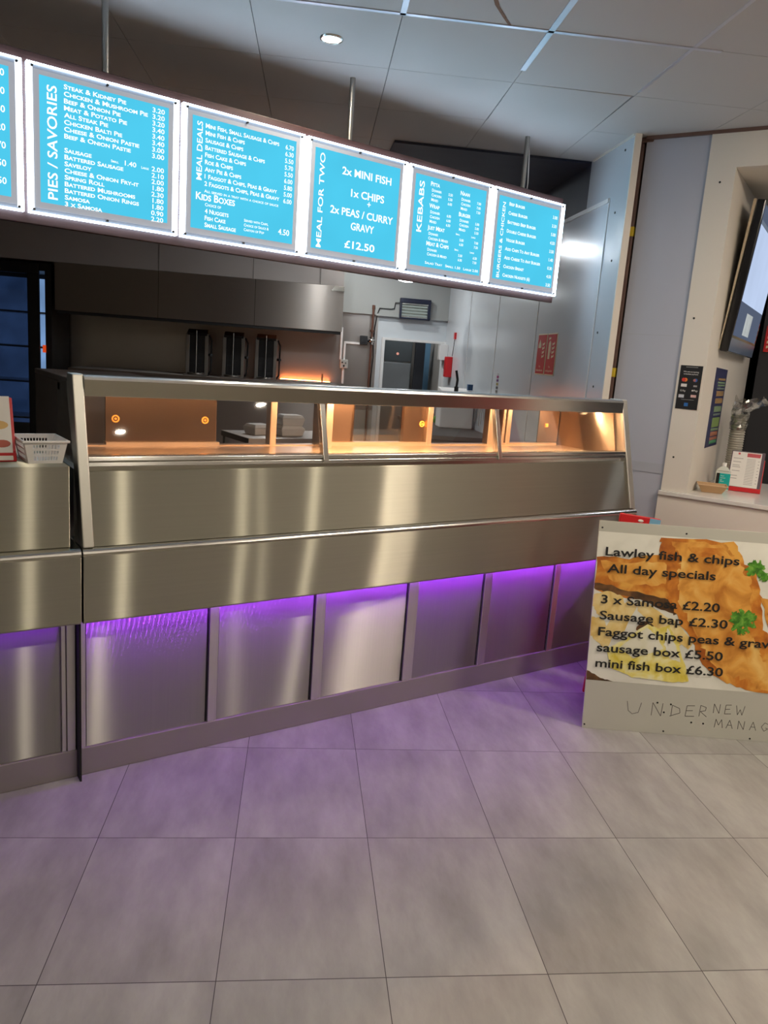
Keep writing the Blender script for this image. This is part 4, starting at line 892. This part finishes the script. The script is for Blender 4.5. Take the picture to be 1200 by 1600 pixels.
# round ceiling lamps of the kitchen
def klamp(u, v, label):
    M = at(ROOM, u, v, CEIL_Z)
    t = thing('kitchen_lamp', label, 'ceiling light', M)
    dz = 2.40-CEIL_Z
    m = MB(M); m.rod((0, 0, 0), (0, 0, dz+.03), .012, 10); m.lathe((0, 0, dz), [(.002, .035), (.09, .03), (.105, .005)], 24); m.build('mount', WHITE_PAINT, t)
    m = MB(M); m.lathe((0, 0, dz), [(.105, .005), (.095, -.012), (.06, -.022), (.001, -.026)], 28); m.build('diffuser', emis('kitchen_diffuser', (.90, .97, 1.0), KITCHEN_L), t)
    return t
k = klamp(-.685, 4.06, 'lit round white lamp just under the menu boards, in the kitchen')
dup(k, at(ROOM, -1.7, 1.9, CEIL_Z), 'lit round white lamp hidden behind the menu boards near the counter')

for u, v in ((-0.66, 1.85), (-1.05, 1.95), (-0.9, 3.2), (-1.2, 4.2), (-1.6, 3.0)):  # cool spots added to brighten the white wall, kept out of view
    q = dup(s0, at(ROOM, u, v, CEIL_Z), 'added cool ceiling spot over the kitchen, unseen behind the menu boards'); q['group'] = 'added unseen spots over the kitchen'
    q.children[1].data = q.children[1].data.copy(); q.children[1].data.materials[0] = emis('added_spot_lens', (.80, .91, 1.0), KSPOT_L)
sl = thing('added_store_lamp', 'round white lamp added to light the room beyond the doorway', 'ceiling light', at(ROOM, -.45, 5.6, 2.55))  # lamp added so the doorway does not go dark
mb = MB(ROOM); mb.lathe((-.45, 5.6, 2.51), [(.12, .04), (.12, .01), (.11, 0)], 24); mb.build('mount', WHITE_PAINT, sl)
mb = MB(ROOM); mb.lathe((-.45, 5.6, 2.51), [(.11, 0), (.06, -.02), (.001, -.025)], 24); mb.build('diffuser', emis('added_store_diffuser', (.9, .96, 1.0), 75.0), sl)

# brown pipe beside the grey wall
bp = thing('brown_pipe', 'brown upright pipe with yellow tape bands in the wall corner', 'pipe', at(HATCH, -.035, .03, 0))
mb = MB(HATCH); mb.box(-.062, -.012, .005, .055, 0, CEIL_Z-.03); mb.box(-.075, .04, -.005, .06, CEIL_Z-.03, CEIL_Z); mb.build('pipe', BROWN, bp, .008)
for z in (2.385, 1.565):
    mb = MB(HATCH); mb.box(-.064, -.010, .003, .057, z-.03, z+.03); mb.build('tape_band', YELLOW, bp, .008)

# ================================================================== HATCH
mb = MB(HATCH); mb.box(.345, 2.58, -.035, 1.05, .87, .895); o = mb.build('hatch_ledge', mat('white_ledge', (0.74, 0.72, 0.68), 0.18), None, .003); tag(o, 'white serving ledge of the side hatch', 'counter')
FZ = at(HATCH, 2.05, -.36, 0)  # freezer added out of view so its red shows in the steel
fz = thing('added_freezer', 'red chest freezer added out of view by the hatch to redden the counter reflections', 'freezer', FZ)
mb = MB(FZ); mb.box(-.55, .55, -.31, .31, .06, .80); mb.build('body', RED, fz, .012)
mb = MB(FZ); mb.box(-.54, .54, -.30, .30, 0, .06); mb.build('plinth', BLACK, fz)
mb = MB(FZ); mb.box(-.56, .56, -.32, .32, .80, .835); mb.build('rim', WHITE_PLASTIC, fz, .008)
for x0, x1, z in ((-.53, .03, .836), (-.03, .53, .842)): mb = MB(FZ); mb.box(x0, x1, -.29, .29, z, z+.005); mb.build('sliding_lid', CLEAR_PLASTIC, fz)
# card payment notice
pn = thing('payment_notice', 'black card payment notice stuck on the cream frame', 'notice', at(HATCH, .43, -.013, 1.385))
mb = MB(HATCH); mb.box(.368, .490, -.0145, -.0125, 1.385, 1.635); mb.build('sheet', BLACK, pn)
mb = MB(HATCH); y = -.0150
put_text(mb, 'We are accepting', (.429, y, 1.596), (1, 0, 0), (0, 0, 1), .011, .085, 'C'); put_text(mb, 'contactless payments', (.429, y, 1.583), (1, 0, 0), (0, 0, 1), .011, .080, 'C')
put_text(mb, 'G Pay', (.398, y, 1.486), (1, 0, 0), (0, 0, 1), .014, .030, 'C'); put_text(mb, 'Pay', (.468, y, 1.489), (1, 0, 0), (0, 0, 1), .015, .024, 'C')
mb.add([(.400+.05, y, 1.490)]+[(.450+.004*math.cos(R(a)), y, 1.494+.005*math.sin(R(a))) for a in range(0, 360, 30)], [tuple(range(1, 13))])
mb.box(.398, .463, y-.0001, y, 1.625, 1.6265); mb.box(.395, .465, y-.0001, y, 1.4395, 1.4405); mb.build('lettering', PAPER, pn)
def disc(mb, x, z, r): mb.add([(x+r*math.cos(R(a)), y, z+r*math.sin(R(a))) for a in range(0, 360, 20)], [tuple(range(18))])
for nm, m_, fn in (('card_mark', [mat('orange_mark', (.75, .22, .03), .5), mat('red_mark', (.62, .04, .03), .5)], [(0, .404, 1.553, .011), (1, .394, 1.553, .011)]), ('card_mark', [mat('blue_mark', (.03, .12, .42), .5), mat('grey_red_mark', (.45, .15, .14), .5)], [(0, .460, 1.553, .010), (1, .454, 1.553, .008)])):
    mb = MB(HATCH)
    for i, x, z, r in fn: mb.m = i; y -= .00002; disc(mb, x, z, r)
    mb.build(nm, m_, pn)
for x0, x1, z0, z1, m_ in ((.383, .415, 1.513, 1.530, PAPER), (.378, .408, 1.450, 1.468, mat('pale_mark', (.55, .57, .62), .5)), (.445, .475, 1.455, 1.470, mat('pink_mark', (.70, .45, .42), .5)), (.415, .437, 1.402, 1.422, mat('blue_tag', (.03, .15, .45), .5)), (.452, .472, 1.515, 1.525, GREYTEXT)):
    mb = MB(HATCH); mb.box(x0, x1, -.0155, -.0145, z0, z1); mb.build('card_mark', m_, pn)
# long notice on the return wall of the hatch
hn = thing('allergen_notice', 'blue notice with coloured bands on the inner side of the hatch', 'notice', at(HATCH, .504, .55, 1.14))
mb = MB(HATCH); mb.hexa([(.5035, .34, 1.145), (.505, .34, 1.145), (.505, .76, 1.145), (.5035, .76, 1.145)], [(.5035, .34, 1.64), (.505, .34, 1.64), (.505, .76, 1.635), (.5035, .76, 1.635)]); mb.build('sheet', mat('indigo_sheet', (.03, .035, .12), .3), hn)
rows = [(1.565, .013, 'c0'), (1.545, .010, 'c1'), (1.528, .010, 'c1'), (1.508, .010, 'c2'), (1.466, .032, 'c0'), (1.420, .032, 'c0'), (1.366, .036, 'c1'), (1.344, .012, 'c2'), (1.268, .062, 'c3'), (1.246, .014, 'c1'), (1.212, .027, 'c4'), (1.187, .018, 'c4'), (1.163, .020, 'c5')]
bc = {'c0': mat('tan_band', (.36, .22, .09), .5), 'c1': mat('sage_band', (.20, .30, .17), .5), 'c2': mat('slate_band', (.16, .21, .18), .5), 'c3': mat('green_band', (.20, .31, .10), .5), 'c4': mat('coral_band', (.42, .17, .10), .5), 'c5': mat('bright_green_band', (.07, .30, .14), .5)}
for z, h_, c in rows: mb = MB(HATCH); mb.box(.505, .5058, .46, .72, z, z+h_); mb.build('colour_band', bc[c], hn)
# screen hung inside the hatch, top tipped outwards
TV = at(HATCH, .51, .30, 1.74) @ Matrix.Rotation(R(5.2), 4, 'Y')
tv = thing('wall_screen', 'black-framed screen hung tilted inside the side hatch', 'screen', TV)
mb = MB(TV); mb.box(0.0, .048, 0.0, 1.05, 0, .865); mb.build('casing', BLACK_GLOSS, tv, .006)
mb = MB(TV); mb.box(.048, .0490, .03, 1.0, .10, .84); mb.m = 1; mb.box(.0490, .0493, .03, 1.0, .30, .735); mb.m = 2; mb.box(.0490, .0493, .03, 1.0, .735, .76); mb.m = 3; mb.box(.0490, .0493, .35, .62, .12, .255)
mb.build('painted_reflection', [emis('reflection_slate', (.16, .20, .30), .55), emis('reflection_pale_blue', (.60, .73, 1.0), .85, .15, 3), emis('reflection_grey', (.30, .36, .46), .5), emis('reflection_silver', (.62, .66, .66), .7, .3, 12)], tv)  # reflection in the dark glass, painted on as glowing bands
mb = MB(TV); mb.box(.048, .0492, .01, 1.04, .005, .085); mb.build('lower_bezel', mat('blue_grey_bezel', (.16, .22, .34), .25, spec=.8), tv)
mb = MB(TV); mb.box(-.025, 0.0, .40, .70, .35, .65); mb.box(-.05, -.025, .42, .68, .55, .65); mb.build('wall_mount', BLACK, tv)
mb = MB(HATCH); mb.hexa([(.5035, .285, 1.75), (.509, .285, 1.75), (.509, .299, 1.75), (.5035, .299, 1.75)], [(.571, .285, 2.60), (.586, .285, 2.60), (.586, .299, 2.60), (.571, .299, 2.60)]); mb.build('side_batten', mat('pale_batten', (.50, .42, .30), .6), tv)

# bottle-green sanitiser, tray, leaflet stand and tub stack on the ledge
LZ = .8955
TR = at(HATCH, .60, .22, LZ, 14)
ct = thing('card_tray', 'small brown card food tray on the hatch ledge', 'food tray', TR)
def tray(mb, w0, d0, w1, d1, h, th):
    b = [(-w0, -d0, th), (w0, -d0, th), (w0, d0, th), (-w0, d0, th)]; t = [(-w1, -d1, h), (w1, -d1, h), (w1, d1, h), (-w1, d1, h)]
    mb.add(b+t, [(0, 1, 2, 3), (0, 1, 5, 4), (1, 2, 6, 5), (2, 3, 7, 6), (3, 0, 4, 7)])
mb = MB(TR); tray(mb, .055, .04, .082, .062, .048, .001); o = mb.build('tray_body', KRAFT, ct); so = o.modifiers.new('solid', 'SOLIDIFY'); so.thickness = .002; so.offset = 1
mb = MB(TR); e = .003
for x0, x1, y0, y1 in ((-.085, .085, -.065, -.062), (-.085, .085, .062, .065), (-.085, -.082, -.062, .062), (.082, .085, -.062, .062)): mb.box(x0, x1, y0, y1, .044, .050)
mb.build('rolled_rim', mat('kraft_rim', (.58, .40, .24), .7), ct)
BO = at(HATCH, .63, .375, LZ, 8)
bo = thing('sanitiser_bottle', 'clear bottle with a teal label behind the card tray', 'bottle', BO)
mb = MB(BO); mb.box(-.042, .042, -.025, .025, 0, .12); mb.hexa([(-.042, -.025, .12), (.042, -.025, .12), (.042, .025, .12), (-.042, .025, .12)], [(-.016, -.014, .15), (.016, -.014, .15), (.016, .014, .15), (-.016, .014, .15)]); mb.build('body', mat('clear_bottle', (.62, .66, .62), .15, spec=.6), bo, .006)
mb = MB(BO); mb.box(-.018, .043, -.0265, -.025, .012, .108); mb.build('teal_label', TEAL, bo); mb = MB(BO); mb.box(-.036, -.018, -.0265, -.025, .012, .108); mb.build('dark_label', INK, bo)
mb = MB(BO); mb.rod((0, 0, .15), (0, 0, .172), .013, 14); mb.build('cap', WHITE_PLASTIC, bo)
mb = MB(BO); y = -.0268
for i, z in enumerate((.09, .078, .066, .056)): put_text(mb, ('Hand', 'sanitiser', 'gel', '500ml')[i], (-.012, -.0268, z), (1, 0, 0), (0, 0, 1), .009)
mb.build('lettering', PAPER, bo)
LF = at(HATCH, .735, .50, LZ, 6)
lf = thing('leaflet_stand', 'red sloping stand with a white printed menu on the hatch ledge', 'leaflet holder', LF)
mb = MB(LF); mb.prism_x([(-.075, .001), (-.072, .028), (-.058, .028), (.012, .20), (.035, .20), (.09, .001)], -.085, .105); mb.build('stand', RED, lf, .003)
mb = MB(LF); mb.hexa([(-.09, -.066, .029), (.10, -.066, .029), (.10, -.062, .029), (-.09, -.062, .029)], [(-.09, .018, .245), (.10, .018, .245), (.10, .022, .245), (-.09, .022, .245)]); mb.build('dark_backing', mat('plum_backing', (.06, .035, .06), .4), lf)
mb = MB(LF); mb.hexa([(-.085, -.070, .03), (.082, -.070, .03), (.082, -.0665, .03), (-.085, -.0665, .03)], [(-.085, .014, .24), (.082, .014, .24), (.082, .0175, .24), (-.085, .0175, .24)]); mc = mb.build('menu_sheet', PAPER, lf)
def onsheet(x, f): return (x, -.0705+.084*f, .03+.21*f)
ex = (1, 0, 0); ey = Vector((0, .084, .21)).normalized()
mb = MB(LF); mb.m = 1
mb.add([onsheet(.0, .87), onsheet(.075, .87), onsheet(.078, .98), onsheet(.0, .98)], [(0, 1, 2, 3)]); mb.add([onsheet(-.052, .92), onsheet(-.040, .92), onsheet(-.040, .975), onsheet(-.052, .975)], [(0, 1, 2, 3)])
mb.m = 0
for k in range(17):
    f = .08+.045*k; mb.add([onsheet(.002, f), onsheet(.052, f), onsheet(.052, f+.014), onsheet(.002, f+.014)], [(0, 1, 2, 3)]); 
    if k % 2: mb.add([onsheet(.066, f), onsheet(.074, f), onsheet(.074, f+.018), onsheet(.066, f+.018)], [(0, 1, 2, 3)])
for f, x1 in ((.80, -.02), (.70, -.03), (.60, -.035), (.55, -.03), (.44, -.03), (.30, -.04), (.22, -.04)): mb.add([onsheet(-.075, f), onsheet(x1, f), onsheet(x1, f+.018), onsheet(-.075, f+.018)], [(0, 1, 2, 3)])
mb.build('sheet_print', [GREYTEXT, mat('rose_print', (.50, .06, .08), .5)], mc)
# stack of clear tubs in a torn film sleeve
TB = at(HATCH, .622, .76, LZ)
tbs = thing('tub_stack', 'tall stack of clear plastic tubs with torn film on top', 'tub stack', TB)
mb = MB(TB); prof = []
for k in range(30): prof += [(.043, .0155*k+.001), (.049, .0155*k+.008), (.049, .0155*k+.0105), (.043, .0155*k+.0155)]
mb.lathe((0, 0, 0), prof, 22); mb.build('tubs', mat('milky_tubs', (.34, .33, .28), .22, 0, spec=.8), tbs)
mb = MB(TB); prof = [(.052, .30+.02*k) for k in range(10)]; n = 16; vs = []
rnd = random.Random(3)
for i in range(12):
    for j in range(n):
        a = 2*math.pi*j/n; fl = max(0, i-6)/5; r = (.052+.055*fl*(.5+.8*max(0, math.cos(a-.3))))*rnd.uniform(.86, 1.14); z = .36+.020*i+(.03*fl*rnd.uniform(-1, 1)); vs.append((r*math.cos(a)+.03*fl, r*math.sin(a), z-.02*fl))
mb.add(vs, [(i*n+j, i*n+(j+1) % n, (i+1)*n+(j+1) % n, (i+1)*n+j) for i in range(11) for j in range(n)]); mb.build('film', CLEAR_PLASTIC, tbs)
# fire point notice and chrome knob in the dark room
fp = thing('fire_point_sign', 'red and cream fire notice with flames in the dark hatch room', 'fire notice', at(HATCH, .63, 1.7, 1.8))
mb = MB(HATCH); mb.box(.60, .80, 1.69, 1.70, 1.80, 1.99); mb.build('cream_face', CREAM_PICT, fp); mb = MB(HATCH); mb.box(.585, .662, 1.686, 1.69, 1.80, 1.99); mb.build('red_face', RED_SIGN, fp)
mb = MB(HATCH)
for q in range(4): z = 1.825+.035*q; mb.add([(a, 1.6855, b_) for a, b_ in ((.60, z), (.645, z+.015), (.65, z+.035), (.62, z+.022), (.60, z+.02))], [(0, 1, 2, 3, 4)])
mb.build('pictogram', CREAM_PICT, fp)
mb = MB(HATCH); mb.box(.56, 1.05, 1.70, 1.72, 0, 2.70); mb.m = 1; mb.box(1.05, 2.59, 1.70, 1.72, 0, 2.70); struct(mb.build('wall_hatch_back', [DARKWALL, WHITE_PAINT]))  # white stretch added out of view as a reflector for the screen
hr = thing('added_hatch_lamp', 'round cool lamp added out of view to light the inside of the hatch', 'ceiling light', at(HATCH, 1.7, 1.0, 2.70))  # lamp added out of view to light the white back wall
mb = MB(HATCH); mb.lathe((1.7, 1.0, 2.66), [(.12, .044), (.12, .01), (.11, 0)], 24); mb.build('mount', WHITE_PAINT, hr)
mb = MB(HATCH); mb.lathe((1.7, 1.0, 2.66), [(.11, 0), (.06, -.02), (.001, -.025)], 24); mb.build('diffuser', emis('added_hatch_diffuser', (.80, .88, 1.0), 22.0), hr)
# strip light added out of view, angled for a narrow streak on the steel
HP = frame(3.72, 0.75, CEIL_Z, -50)
hl = thing('added_strip_light', 'slim strip light added out of view before the side hatch for the streak on the steel', 'ceiling light', HP)
mb = MB(HP); mb.box(-.62, .62, -.045, .045, -.03, -.001); mb.build('housing', WHITE_PAINT, hl, .004)
mb = MB(HP); mb.box(-.60, .60, -.034, .034, -.045, -.031); mb.build('diffuser', emis('added_strip_diffuser', (1.0, .84, .68), 140.0), hl)
